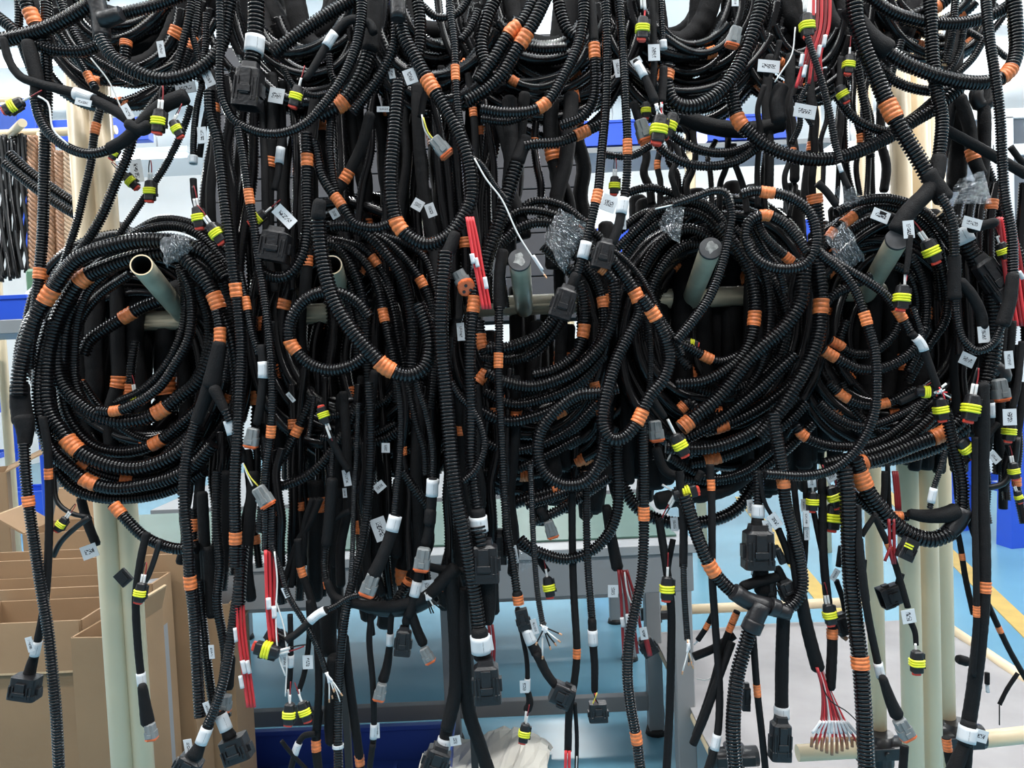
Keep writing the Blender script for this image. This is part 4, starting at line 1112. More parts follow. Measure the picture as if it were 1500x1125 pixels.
c(16, 1.2, '1085,285 1105,280 1124,282 1145,285 1168,295 1186,312 1195,340 1192,368 1178,388 1155,394 1125,390 1103,375 1091,345 1099,324 1120,315 1145,325 1165,345 1182,370', [(1124, 283, 20), (1121, 316, 16)])
c(14, 2.0, '1108,322 1118,345 1150,375 1172,392', [(1153, 380, 14)]); c(13, 2.4, '1100,335 1120,370 1140,395 1150,430'); t(11, 1.6, '1197,268 1210,280 1225,300')
thing('long corrugated strand crossing the fifth peg diagonally down to a red and yellow plug', 'draped_hose')
c(14, 1.4, '1188,352 1201,369 1233,390 1265,409 1295,430 1318,460 1335,490', [(1317, 460, 20)])
t(11, 1.2, '1335,488 1349,503 1357,522 1366,548 1374,570', [], [(1350, 503, 24)]); ends(1374, 572, 20, 1, 4, 18, 40, ('red', 'whitew'), 2.2, None)
thing('corrugated hose swinging from the fourth coil down across the fifth, orange band at its bend', 'draped_hose')
c(15, 1.0, '1192,360 1204,374 1233,398 1255,430 1265,457 1272,480 1281,512 1284,560 1281,603 1265,643 1244,670 1217,689 1180,697 1120,694', [(1268, 467, 20)])
thing('thin loop dropping at the right edge and turning back up to the taped fork', 'draped_hose')
c(15, 1.0, '1443,-12 1449,53 1457,107 1465,173 1468,240 1472,290 1482,345 1484,403'); t((17, 20), 1.0, '1484,400 1479,440 1468,478'); c(12, 1.0, '1467,478 1455,503 1433,514 1412,499 1401,462 1399,438'); t(18, 1.0, '1399,440 1398,410 1398,372'); c(15, 1.0, '1398,375 1397,340 1390,310 1376,285')
t(15, 1.4, '1404,410 1422,430 1437,460 1440,482', [], []); flag(1441, 490, 85, 1.2, 24, 17)
thing('heavy corrugated U hose under the fifth coil, ending in a smooth black elbow', 'draped_hose')
c(24, 1.8, '1252,672 1262,700 1273,723 1292,747 1313,769 1340,785 1367,790 1393,780', [(1262, 702, 26)])
s((24, 27), 1.6, '1384,785 1402,766 1412,745', name='elbow', m='blackp'); t((15, 27), 1.9, '1330,752 1355,756 1385,754 1404,748')
c(17, 2.0, '1410,748 1410,710 1401,665 1394,640 1385,600'); c(14, 2.4, '1230,700 1260,734 1287,753 1330,757', [(1313, 752, 14)]); c(16, 3, '1218,688 1245,722 1275,745 1300,770')
thing('slim strand with a white sleeve dropping from the fifth coil onto the elbow', 'draped_hose')
c(9, 1.4, '1385,660 1378,685 1368,715 1362,745', [], [(1366, 725, 22)])

# ---- right edge bundle
thing('cable bundle half cut off by the right edge, with film wrap and red wires', 'wiring_harness', 'cable coil')
for k, (x0, x1, w) in enumerate(((1396, 1402, 14), (1412, 1418, 15), (1428, 1432, 14), (1444, 1450, 17), (1490, 1500, 15))):
    c(w, 3.5 + k * .3, [(x0 + 26 - k * 4, 268), (x0 + 8, 300), (x0 + 4, 360), (x1, 430), (x1 + 4, 520)], [(x0 + 6, 300)] if k in (3,) else [], fine=False)
film('1382,300 1405,262 1440,250 1452,300', 2.6, 12)
for k in range(5): wr(6, 2.4 + .2 * k, [(1462 + 5 * k, 318), (1470 + 6 * k, 380), (1478 + 6 * k, 440), (1484 + 6 * k, 478)], m='red' if k % 2 else 'dred')
wr(8, 2.2, '1483,392 1490,402', m='white', name='wire_marker'); wr(8, 2.2, '1492,398 1499,408', m='white', name='wire_marker')
c(20, 4.8, '1462,300 1480,350 1500,400 1512,470')
t(14, 2.2, '1460,325 1440,330 1420,336'); flag(1424, 327, 15, 1.8, 28, 16); yp(1470, 368, 70, 2.4, .8); blk(1452, 405, 55, 3.0, 74, 34, 22)
flag(1478, 527, 85, 2.0, 26, 13); t(9, 2.5, '1484,470 1482,500 1480,520'); dt(1465, 572, 80, 3, 1.0); s(26, 3.6, '1445,545 1462,540 1470,560', m='blackp'); flag(1417, 527, 25, 2, 22, 18)
t(9, 2.0, '1497,500 1490,570 1483,600'); flag(1479, 611, 88, 1.4, 24, 20); yp(1478, 632, 95, 2.2, .9, 2); t(8, 2.4, '1462,620 1430,660 1400,690'); yp(1485, 690, 80, 2.6, .75); yp(1492, 728, 70, 2.8, .55)
t(9, 3.4, '1476,650 1482,670 1484,680'); s(9, 3.4, '1445,715 1470,708 1485,680 1490,640'); flag(1457, 670, 50, 3, 18, 12); t(10, 4, '1500,560 1490,640 1470,720')
dropfill(1395, 1500, 480, 740, 8, (5, 9), (9, 12), 81, 20)
# ================================================================== hanging branches
D = dict(name='harness_branch', cat='cable')
def B(label, group=None): thing(label, 'harness_branch', 'cable', group)


# ---- left part
B('taped fork at the left edge whose corrugated leg drops past the cardboard boxes')
t((25, 30), 3.5, '29,560 30,590 35,622'); t((30, 17), 3.4, '34,608 37,632 36,656'); c(16, (3, 2), '35,650 38,700 45,760 54,820 60,860 70,920 77,985 82,1040 87,1135', [(41, 735, 15)])
B('black branch ending in a flared square connector over the cardboard boxes at left')
t(11, 3.4, '62,610 69,650 71,694 72,763 70,830 66,880 60,915 55,945', [(70, 693, 16)], [(52, 950, 22)]); flag(44, 944, 75, 3.0, 22, 10); t((12, 18), 3.4, '52,955 46,975 42,992'); blk(38, 1006, 98, 3.2, 32, 40, 30, neck=False)
B('small loose loop with a yellow-sealed plug left of the cream posts')
s(7, 4.4, '78,690 84,735 105,752 128,757'); s(8, 4.2, '132,757 108,775 88,795 78,815'); yp(90, 768, 125, 3.8, .72); flag(131, 808, -20, 5.5, 24, 20); t(13, 6, '118,728 128,765 142,800')
B('fat corrugated arc under the first coil crossing the second left post')
c(17, 3.6, '165,738 187,763 213,787 253,803 290,803', [(177, 742, 20)])
B('branch in front of the second left post ending in a grey connector with orange mouth')
t(11, 2.6, '215,780 208,810 203,840 199,878 202,945 207,988', [], [(207, 996, 18)]); t((13, 20), 2.5, '208,1002 212,1030 217,1062'); dt(221, 1072, 82, 2.4, .75); yp(206, 868, 100, 1.8, .9); s(8, 2.4, '235,790 226,820 216,846 210,855'); L_ = Loc(181, 846, 48, 4.4); mb = MB(); L_.box(mb, 0, 0, 0, 22, 19, 6); L_.box(mb, 0, 0, 3, 14, 12, 3); mb.build('square_clip', 'blackp', root(L_.o), CUR['org'])
B('taped fork right of the first coil with a long corrugated left leg')
c(16, 2.6, '317,455 322,480 322,505', [(322, 492, 24)]); t((18, 27), 2.4, '322,500 315,537 309,568'); t((20, 17), 2.4, '308,560 296,595 286,622')
c(17, 2.4, '287,618 277,655 271,690 270,737 275,790 278,845 284,900 289,985 293,1050', [(278, 853, 19)])
t((18, 13), 2.2, '312,566 325,592 332,606'); c(14, 2.0, '330,600 337,617'); t(17, 2.0, '336,612 343,635 349,656', [], [(340, 625, 22)]); t((15, 11), 2.0, '350,655 356,678')
wr(2.6, 1.8, '356,678 362,695 370,712', m='whitew'); wr(2.4, 1.8, '357,680 366,698 378,712', m='yelloww'); dt(386, 728, 58, 1.6, 1.0)
B('long corrugated drop right of the first coil ending low in bare red wires')
c(17, 2.0, '307,133 309,170 319,203 325,253 331,310 341,390 347,435 353,500 352,560 348,640 344,700 345,780 344,830', [(345, 426, 20), (345, 787, 18)])
c(19, 2.6, '355,800 352,840 350,885'); 
for k in range(3): wr(5, 2.2 + .2 * k, [(346 + 5 * k, 885), (349 + 5 * k, 930), (356 + 5 * k, 985), (363 + 5 * k, 1036)], m='red')
wr(8, 2.0, '355,968 359,986', m='white', name='wire_marker'); wr(7, 2.0, '362,968 366,986', m='white', name='wire_marker'); wr(6, 2.0, '344,920 346,940', m='white', name='wire_marker'); wr(7, 2, '352,990 355,1008', m='white', name='wire_marker')
B('corrugated drop left of the second peg with orange bands above and below peg height')
c(13, 1.8, '349,187 358,240 365,288 373,337 382,403 390,457 396,510 399,570 397,632 390,680 384,740 380,780', [(365, 288, 22), (396, 632, 18)])
B('pair of short hoses with red and white wires hanging below the second coil')
c(12, 1.8, '388,740 389,775 389,806'); c(12, 1.6, '398,742 398,775 398,806')
for k in range(3): wr(5.4, 1.5 + .2 * k, [(389 + 6 * k, 806), (390 + 6 * k, 850), (392 + 5 * k, 900), (396 + 5 * k, 940)], m='red')
wr(8, 1.3, '393,876 394,892', m='white', name='wire_marker'); wr(8, 1.3, '401,888 402,905', m='white', name='wire_marker'); wr(2.6, 1.3, '402,808 406,850 404,900 408,960 418,990'); wr(2.4, 1.4, '404,880 416,920 420,960 418,1020')
B('taped cable with a white sleeve and a small grey connector, right of the first coil')
c(12, 2.2, '352,400 361,445 370,490 380,520', [(361, 446, 20)]); t(13, 2.0, '383,505 386,545 382,590 376,622', [], [(385, 543, 24)]); dt(369, 642, 100, 1.9, .9); t(12, 2.2, '396,470 392,520 388,560')
B('white-tagged thin branch with yellow plug dropping over the upper left of the first coil')
c(10, 2.4, '296,125 288,160 284,200 283,240', [], [(283, 254, 24)]); t(10, 2.4, '283,262 285,290 289,306'); yp(291, 319, 80, 2.0, .95); flag(296, 198, 85, 2, 24, 13); t(9, 2.8, '309,135 303,165 297,195 292,230')
yp(317, 342, 55, 1.8, 1.0, 2); yp(220, 280, 90, 4.0, .9); yp(192, 266, 45, 5.2, .8); flag(200, 250, 80, 6, 34, 18)
B('cluster of corrugated drops under the first coil that end in two white-sleeved square plugs')
c(14, 3.2, '318,690 317,760 322,830 318,880 330,960 325,1020 333,1050', [], []); t(16, 2.8, '327,1045 334,1075', [], [(325, 1058, 24)]); t((14, 22), 2.8, '330,1066 338,1082'); blk(346, 1096, 70, 2.6, 34, 42, 30, neck=False)
c(15, 2.2, '352,800 350,850 343,900 330,985 314,1040 304,1062', [], []); t(15, 2.0, '308,1055 296,1085', [], [(299, 1077, 24)]); flag(276, 1094, 80, 2.2, 22, 12); t((14, 24), 2.2, '296,1085 284,1110'); blk(276, 1122, 118, 2.2, 40, 38, 30)
c(14, 3.4, '290,850 299,932 309,1012 315,1045'); t(18, 3.6, '305,800 309,860 312,905'); t(14, 3.8, '338,960 335,1010'); dt(331, 1030, 96, 3.2, .75); flag(310, 955, 85, 2.6, 20, 8); flag(304, 1038, 70, 2.2, 20, 9)
t(16, 4, '296,720 300,800 305,880'); t(14, 4.5, '330,690 330,760 327,840'); c(12, 4.2, '283,745 284,790', [(284, 768, 18)]); t(16, 4.8, '372,690 366,760 362,830 368,880')
dropfill(275, 420, 640, 850, 11, (4.5, 8), (12, 15), 91, 14)

# ---- centre-left
B('long corrugated drop left of centre, running from the second coil to the bottom edge')
c(14, 2.4, '540,560 543,630 541,710 532,790 519,843 507,892 499,958 495,1038 496,1135', [], [(494, 1093, 5)])
t(24, 3.0, '492,960 488,1000 487,1060 489,1090'); t(26, 4.4, '482,890 480,930 484,960')
B('thin corrugated cable slanting to bare wire ends, lower left of centre')
c(9, 1.8, '398,800 410,830 423,873 450,918 469,958 477,984'); ends(478, 985, 70, 1.6, 5, 34, 16, ('whitew', 'cable'), 2.2, 'copper'); flag(418, 868, 65, 1.5, 16, 7); wr(1.8, 1.6, '480,990 492,1010 498,1028')
B('slanting branch with a white printed tag and a yellow plug, lower left of centre')
c(9, 1.4, '540,870 514,874 490,888 474,896'); t(11, 1.2, '478,893 463,902 437,926 420,938', [], [(464, 902, 27)]); yp(391, 952, 195, 1.2, 1.15, 2, wa=165); blk(405, 935, 30, 2.6, 34, 26, 20)
B('hanging branch with twin white tags and a yellow plug tip, bottom left of centre')
t(8, 1.8, '425,900 426,950 425,990 422,1012', [], [(425, 968, 18)]); flag(417, 968, 88, 1.6, 18, 9); wr(3, 1.6, '422,1010 424,1030'); yp(424, 1046, 92, 1.4, .95, 1)
B('hanging branch with one white tag and a red-faced plug, right of the twin-tag branch')
t(8, 2.0, '452,880 453,930 446,985 438,1012'); flag(451, 970, 88, 1.8, 20, 15); wr(3, 1.6, '438,1010 440,1026'); yp(447, 1042, 70, 1.5, .9, 1)
B('taped drop with an orange band high and another low, crossing behind the slanting tag')
t(11, 2.8, '436,790 440,830 458,886 464,932 467,1012 463,1070', [(440, 838, 15)]); t(13, 2.6, '467,1040 463,1085 467,1135', [(463, 1093, 16)])
t(9, 2.4, '462,1075 445,1078 436,1092 424,1135', [], [(432, 1095, 18)]); t(6, 2.2, '412,1085 428,1105 450,1128')
for k, (x0, x1) in enumerate(((438, 414), (440, 426), (446, 438))): t(9, 4.6 + k * .2, [(470 - 6 * k, 730), (452 - 3 * k, 770), (x0, 790), (x1, 860)])
B('black taped leg leaning right to an orange tip at the bottom edge, left of centre')
t(13, 3.0, '504,930 510,985 517,1038 527,1112', []); t(13, 3.0, '526,1106 529,1135', [(527, 1113, 16)])
B('thin smooth drop with a white tag near the bottom edge, over the blue tray')
t(9, 2.6, '548,880 541,932 546,998 548,1060 546,1095', [], [(548, 1072, 22)]); t(9, 2.6, '546,1090 540,1135'); flag(553, 1070, 88, 2.5, 22, 6)
B('tapered black branch with a small grey connector, hanging left of the pale table leg')
t(9, 2.4, '574,890 572,920 571,945', [], [(571, 937, 18)]); t((10, 16), 2.4, '571,945 567,975 560,1000'); dt(557, 1014, 102, 2.2, .78)
B('forked branch below a white tag: one square black plug and one grey connector')
t(13, 2.0, '618,820 612,850 604,885 598,905', [], [(610, 862, 22)]); flag(626, 859, 85, 1.9, 18, 20); t(14, 2.2, '600,895 594,915'); blk(591, 938, 95, 2, 42, 24, 20); t((13, 15), 1.9, '600,890 612,925 621,945'); dt(626, 960, 62, 1.8, .75)
ends(622, 868, 55, 1.8, 5, 36, 20, ('cable', 'cable', 'whitew'), 2.4, None)
B('black taped loop in a flat arc under the second coil, banded at its left end')
c(10, 2.6, '482,700 480,740 477,800 475,830 480,862', [(481, 860, 16)]); t((11, 22), 2.2, '478,850 490,874 515,883 545,888 580,888 620,876 650,850 670,830'); s(20, 2.8, '520,880 560,893 605,890 640,872'); t(16, 2.4, '487,700 485,735 482,765 478,800'); t(9, 2.6, '480,770 498,755 513,748'); c(9, 2.4, '488,640 486,680 485,715')
t(12, 3.4, '575,880 574,900'); t(10, 3.4, '540,890 545,930')
B('corrugated drop with a white tag turning into a taped leg and a grey orange-mouthed connector')
c(10, 1.6, '583,560 587,603 586,670 581,715 577,757'); t((16, 20), 1.5, '577,755 570,790 556,825 546,845', [], [(577, 768, 23)]); dt(542, 857, 110, 1.3, 1.05)
B('corrugated drop with a plain white sleeve and a grey latched connector, centre')
c(11, 1.6, '608,550 613,570 624,603 634,657 634,705'); t(15, 1.5, '634,700 632,740 628,780 622,800', [], [(634, 715, 25)]); t(18, 1.4, '631,745 629,770'); dt(619, 820, 98, 1.2, 1.05)
c(12, 2.4, '597,555 603,590 611,625 622,662 624,695'); c(14, 2.8, '590,690 610,720 630,745')
B('thin vertical corrugated strand left of centre between two white paper scraps')
c(8, 1.8, '525,590 522,670 518,737 517,790 514,850'); c(8, 2.4, '460,580 458,600 452,640'); yp(474, 608, 250, 2, .8, 2, wa=250); wr(4, 1.9, '478,625 484,642'); t(11, 2.4, '484,642 500,672 512,690')
flag(508, 700, 80, 3, 24, 11); flag(556, 713, -40, 3.4, 17, 13); flag(557, 775, 70, 3.6, 34, 22); flag(565, 656, 90, 3.8, 14, 12); flag(505, 722, 85, 3.5, 14, 6); flag(426, 582, 50, 4, 16, 6)
dropfill(420, 660, 560, 850, 20, (4, 9), (11, 14, 17), 92, 22); dropfill(440, 700, 700, 890, 9, (7, 10), (18, 24), 93, 24, 't')
c(16, 4, '600,850 570,890 540,870', [(604, 838, 12)])

# ---- centre trunk
B('thick corrugated trunk running down the centre to a large black connector with a white sleeve')
t((17, 20), 0.9, '668,340 660,362 654,374'); c(22, 0.8, '653,369 650,403 646,457 647,510 653,570 658,630 666,710 681,790 692,850 700,905 702,930'); t(25, 0.8, '702,920 705,955', [], [(704, 942, 25)]); flag(716, 942, 80, .7, 22, 12)
t((24, 28), .8, '705,950 707,966'); blk(713, 996, 86, 0.6, 62, 40, 34)
B('second corrugated trunk right of the centre one, from two orange-topped strands to a boxy connector')
c(18, 1.2, '700,395 697,420 694,446 690,490 688,540 690,603 690,670 695,723 701,755', [(694, 446, 24)]); c(24, 1.2, '700,770 705,800'); t(23, 1.1, '699,745 702,778', [], [(701, 767, 23)]); blk(709, 820, 88, 1.2, 62, 44, 36); t((30, 16), 1.6, '712,845 716,890 714,915')
for k in range(2): wr(5, 2.2, [(716 + 5 * k, 915), (719 + 5 * k, 945), (718 + 5 * k, 975)], m='dred')
c(12, 1.0, '660,560 672,580 692,600 706,630 709,657 696,689 678,706')
B('three bright red wires with white markers hanging beside the middle peg')
for k in range(3): wr(5.5, .6 + .25 * k, [(684 + 4 * k, 318), (689 + 5 * k, 350), (697 + 5 * k, 395), (704 + 5 * k, 430), (708 + 5 * k, 453)], m='red')
wr(8, .4, '691,372 694,386', m='white', name='wire_marker'); wr(7, .4, '697,378 700,391', m='white', name='wire_marker'); wr(7, .5, '710,406 713,423', m='white', name='wire_marker')
B('grey three-way connector with a round orange face, left of the middle peg')
t(9, 2.2, '672,470 673,440 676,415')
L_ = Loc(677, 410, 62, 1.2); mb = MB(); L_.loft(mb, [(-14, 9, 8), (-2, 10, 9), (-2, 12, 11), (4, 12, 11)], 16, 4); L_.box(mb, -6, 0, 9, 14, 5, 4); o_ = mb.build('grey_connector', 'grey', root(L_.o), CUR['org'])
L_ = Loc(683, 420, 75, 1.0, 55); mb = MB(); L_.loft(mb, [(-4, 13, 13), (5, 13, 13), (6, 11, 11)], 12, 2.4); mb.build('orange_wedge', 'wedge', o_, CUR['org'])
mb = MB(); [L_.loft(mb, [(6, 2.6, 2.6, y_, z_), (7.2, 2.4, 2.4, y_, z_)], 8, 2) for y_, z_ in ((0, 5), (5, -4), (-5, -4))]; mb.build('socket', 'blackp', o_, CUR['org'])
flag(675, 486, 85, 2.4, 26, 11)
B('taped cable turning to thin corrugated hose down the centre, one orange band at mid height')
t(17, 1.8, '737,365 732,400 731,455'); c(13, 1.6, '731,450 731,497 730,528 731,570 734,630 738,710 743,777 752,830 757,865', [(730, 528, 22)])
t(15, 1.6, '757,865 760,885', [(759, 882, 20)]); blk(766, 907, 77, 1.6, 30, 20, 16, neck=False); t(7, 1.8, '758,890 765,930 772,970 773,1000', [], [(772, 1005, 18)]); flag(768, 1006, 88, 1.7, 18, 13); t((8, 13), 1.8, '773,1010 776,1030 771,1042'); wr(4, 1.7, '771,1042 769,1058'); yp(768, 1074, 100, 1.6, .85, 1)
t((13, 17), 1.5, '770,915 776,935 788,960', [], [(777, 932, 22)]); flag(783, 918, 75, 1.4, 22, 9); t((15, 12), 1.4, '786,955 800,985 815,1006'); blk(823, 1017, 25, 1.2, 30, 34, 26, neck=False)
B('slim corrugated branch with frayed white-marked wire ends, just right of centre')
c(9, 1.0, '777,680 780,763 783,817 788,873 795,914'); ends(795, 914, 68, .9, 6, 42, 40, ('cable', 'whitew', 'cable'), 2.6, 'copper')
B('black hose arc sagging below the third coil')
c(17, 2.4, '762,790 775,802 790,809 828,819 863,809 889,785 903,753 906,710 903,672 905,640'); c(16, 3.4, '780,765 820,747 860,721 892,699'); c(15, 3.6, '770,740 810,728 850,712')
B('small grey connector with orange mouth below the third coil')
t(13, 3.2, '790,745 800,762'); dt(807, 776, 72, 3, .8)
B('black plug with a yellow ring hanging under the sagging hose arc')
t(10, 3, '762,800 785,815 802,838'); yp(804, 860, 80, 2.8, .9, 1); flag(755, 812, 80, 4, 26, 7)
B('film scrap and dark plugs bunched below the third coil', None)
film('758,805 775,800 782,828 764,836', 4.5, 5); blk(728, 800, 90, 6.4, 50, 30, 24)
B('pair of heavy taped legs splitting apart at the bottom, left of the large black connector')
t((22, 20), 2.2, '660,840 666,905 668,958 667,1012 654,1070', []); t(18, 2.2, '656,1062 650,1095', [], [(650, 1090, 17)]); blk(640, 1112, 110, 2, 44, 38, 30); flag(667, 1085, 80, 2.0, 14, 16)
t(20, 2.6, '676,860 680,950 686,1038 703,1092 717,1135'); t(30, 3.4, '655,830 668,880 675,940')
t(12, 2.4, '628,830 650,835 700,838')
t(20, 3, '720,850 722,900'); dropfill(655, 760, 560, 840, 9, (4, 8), (12, 16, 20), 94, 12)

# ---- centre-right drops
B('smooth drop with a brown band ending in red wires at the bottom right of centre')
t(11, 2.6, '838,720 838,760 839,825 841,878 845,957 841,1000 834,1040 832,1100', [(844, 957, 14)]); wr(5, 2.4, '829,1100 828,1135', m='red'); wr(5, 2.5, '834,1100 834,1135', m='red'); t(6, 2.8, '842,1030 845,1080 844,1135'); wr(2, 2.6, '845,1108 844,1135')
B('taped drop with a white sleeve ending in a square plug, right of centre')
c(12, 2.6, '858,690 859,760 861,825 865,880 868,915'); t((13, 10), 2.6, '867,905 869,945 871,975 871,1015', [], [(868, 935, 22)]); ends(872, 1015, 85, 2.4, 3, 22, 20, ('yelloww', 'red', 'cable'), 2, None, False); blk(876, 1042, 88, 2.2, 26, 28, 22, neck=False)
B('corrugated drop left of the grey table leg, orange bands high and near its foot')
c(16, 1.6, '939,600 943,683 943,737 943,790 940,843 932,885 922,935 919,985 923,1030 932,1080 939,1135', [(943, 751, 20), (932, 1080, 18)])
B('dark red wires with white tags hanging behind the banded drop, right of centre')
t((14, 18), 3, '888,740 896,790 905,835')
for k in range(4): wr(5, 2.6 + .2 * k, [(906 + 4 * k, 835), (910 + 7 * k, 880), (912 + 9 * k, 925), (914 + 10 * k, 965 - 4 * k)], m='dred')
wr(2.6, 2.3, '915,838 920,870 930,895'); flag(898, 866, 90, 2.4, 18, 15); wr(7, 2.3, '911,905 913,918', m='white', name='wire_marker'); wr(7, 2.3, '919,900 920,914', m='white', name='wire_marker'); flag(943, 928, 80, 2.3, 18, 11); wr(9, 2.5, '946,935 952,960', m='dred'); blk(948, 945, 60, 3.2, 28, 24, 18)
B('smooth drop along the grey table leg with a black and yellow plug on it')
t(12, 2.2, '965,760 970,790 976,830 983,890 983,960 980,1060 976,1135'); t(9, 2.6, '986,790 980,820 977,845', [], []); flag(988, 768, 85, 2.2, 20, 11); yp(977, 862, 92, 1.8, 1.05, 1)
B('thin corrugated drop ending in bare copper strands in front of the grey table leg')
t(12, 1.8, '995,690 1001,760 1001,830'); c(10, 1.8, '1001,825 1003,880 1007,937'); ends(1008, 937, 88, 1.6, 4, 40, 10, ('whitew', 'cable', 'copper'), 2.4, 'copper')
B('yellow-sealed plug with a white lead at the lower left of the fourth coil')
t((16, 9), 1.6, '948,575 962,595 975,612'); wr(4.5, 1.5, '978,614 990,638'); yp(996, 652, 62, 1.4, 1.05, 0); dt(961, 632, 82, 2.6, .95)
B('round yellow plug facing out above the table, below the fourth coil')
yp(1004, 722, -15, 1.8, 1.1, 2, wa=-60); wr(4, 1.8, '970,710 984,718'); t(14, 2.4, '960,655 975,690 1000,700'); t(10, 2.6, '1028,690 1020,706')
B('corrugated hose slanting down into the black T joint, orange band on it, right of centre')
c(20, 1.4, '1002,725 1010,750 1023,790 1042,832 1060,855 1084,876', [(1042, 832, 22)]); s((25, 27), 1.2, '1074,866 1096,880 1125,889', name='tee_joint', m='blackp'); s((27, 20), 1.2, '1100,882 1128,890 1158,899', name='tee_joint', m='blackp'); s((28, 27), 1.1, '1116,885 1108,902 1100,922', name='tee_joint', m='blackp'); s(30, 1.1, '1106,908 1099,924', name='tee_collar', m='blackp'); s(26, 1.1, '1128,887 1140,892', name='tee_collar', m='blackp')
c(22, 1.4, '1101,912 1092,945 1081,985 1075,1038 1074,1080 1078,1135')
c(18, 1.4, '1133,605 1135,625 1143,670 1147,700 1151,737 1163,785 1173,830 1175,860 1166,882 1150,893 1132,895', [(1147, 706, 18)])
t(15, 2, '1085,860 1110,852 1140,845'); t((20, 12), 2.4, '1142,905 1150,902')
B('thin taped drop under the fourth coil with a white label near the bottom edge')
t(11, 1.8, '1040,680 1042,720 1043,790 1043,840 1047,905 1054,1012 1052,1068 1046,1100', [(1041, 711, 16)], [(1050, 1087, 22)]); t((11, 15), 1.8, '1047,1095 1036,1135')
B('two thin cables crossing diagonally left of the thick vertical hose, over the white cloth')
t(10, 2.4, '1080,895 1060,945 1041,1012 1018,1078', [(1078, 905, 16), (1070, 918, 12)]); t(12, 2.6, '1076,930 1045,950 1016,962'); t(12, 2.2, '1072,940 1050,1000 1032,1050 1015,1090', []); t(8, 2.8, '1044,900 1034,920 1022,938', [(1034, 916, 10)]); wr(4, 2.8, '1024,936 1016,944', m='white'); wr(2, 4, '1020,994 1036,996 1044,990')
B('slim black drop with an orange band right of the thick vertical hose')
t(10, 2.0, '1103,930 1109,1011 1116,1075 1122,1135', [(1109, 1011, 18)]); blk(1093, 1020, 92, 4, 40, 12, 12)
B('smooth thick drop ending in a boxy black connector above the low cream pipe')
t(19, 2.2, '1148,895 1146,950 1145,1000 1145,1040', [], [(1145, 1043, 17)]); t(16, 2.1, '1145,1044 1144,1058'); blk(1143, 1080, 92, 2.0, 62, 30, 26)
B('large square black connector with a white sleeve hanging under the fourth coil')
c(16, 2.0, '1110,690 1111,720 1111,740', [], [(1110, 748, 19)]); t((16, 22), 2, '1110,756 1110,775'); blk(1110, 800, 90, 1.8, 64, 44, 36); t(24, 2.4, '1112,830 1118,870'); wr(6, 1.8, '1104,808 1103,830', m='red'); wr(3, 1.8, '1103,830 1101,842', m='steel'); flag(1099, 742, 85, 2.6, 20, 9); blk(1126, 862, 90, 2.6, 36, 20, 18)
B('small tagged wire branch right of the square black connector')
t(6, 1.6, '1112,690 1120,735 1132,758', [], []); flag(1135, 763, 55, 1.4, 22, 15); flag(1124, 775, 85, 1.5, 26, 14); t(10, 1.8, '1140,775 1150,800 1158,825'); flag(1131, 790, 88, 1.6, 22, 7); blk(1142, 812, 68, 2.2, 28, 10, 10); t((12, 16), 2.2, '1138,830 1148,855'); blk(1152, 862, 70, 2.2, 30, 24, 20)
B('corrugated drop fanning into many red and white wires over the white cloth')
t((16, 20), 2.0, '1160,780 1168,840 1178,900 1190,950 1199,982')
for k in range(10):
    x1 = 1196 + 6.0 * k; wr(3.6, 1.6 + .1 * k, [(1196 + k * .8, 978), (1204 + k * 1.3, 1010), (1202 + 4.2 * k, 1060), (x1 + (k - 5) * 1.5, 1104 - abs(k - 4) * 3)], m=('dred', 'red', 'dred', 'whitew', 'red')[k % 5])
    wr(5, 1.5 + .1 * k, [(1203 + 4.0 * k, 1056), (x1 + (k - 5) * 1.2 - .5, 1074)], m='white', name='wire_marker')
    wr(5, 1.5 + .1 * k, [(x1 + (k - 5) * 1.25, 1080), (x1 + (k - 5) * 1.5, 1106 - abs(k - 4) * 3)], m='coppery', name='wire_tip')
wr(2, 1.6, '1200,990 1215,1025 1240,1042 1255,1056', m='cable')
B('black branch with a yellow plug and loose taped end, left of the heavy hose')
t(12, 2.6, '1204,690 1205,760 1207,825 1214,890 1219,925', []); t(15, 2.6, '1219,920 1219,950 1216,1010', [(1219, 928, 14)]); yp(1215, 900, 80, 2.2, .95); flag(1223, 842, -60, 2.4, 18, 9); t(8, 2.8, '1232,800 1228,830'); t(8, 3.2, '1225,850 1235,880 1240,910'); blk(1236, 912, 70, 3.2, 30, 28, 20); wr(8, 3.2, '1234,932 1240,936', m='coppery')
B('row of small tagged plugs bunched under the fifth coil, left side')
for k, (x, y, a, sc_) in enumerate(((1190, 735, 92, .85), (1222, 728, 70, 1.0), (1220, 758, 95, 1.15))): yp(x, y, a, 2.4 + .2 * k, sc_, 1)
t(10, 2.6, '1190,690 1190,715'); flag(1189, 706, 85, 2.2, 16, 12); flag(1181, 760, 88, 2.2, 24, 9); flag(1182, 782, 88, 2.4, 18, 8); t(8, 3, '1192,750 1200,790 1207,820'); flag(1218, 698, -30, 2.4, 16, 14); flag(1177, 740, 88, 2.8, 18, 7); t(8, 3, '1180,690 1180,800 1178,830'); wr(4, 3, '1199,700 1200,740', m='dred')
t(9, 3.2, '1162,700 1166,740 1172,790 1176,830')
B('heavy corrugated vertical hose with one orange band, left of the right-hand posts')
c(24, 1.6, '1236,685 1241,720 1243,760 1246,843 1252,905 1260,970 1265,1038 1270,1135', [(1259, 970, 18)]); t(12, 2.2, '1258,790 1262,830 1268,880'); t(8, 4, '1266,820 1264,860 1270,900')
B('taped cable with white tag leading to a grey connector in front of the right-hand posts')
t(11, 1.4, '1256,740 1258,800 1264,850 1272,905 1284,963 1288,990', [], [(1289, 980, 22)]); t((12, 20), 1.3, '1292,990 1304,1025 1315,1050'); dt(1324, 1068, 62, 1.1, 1.0)
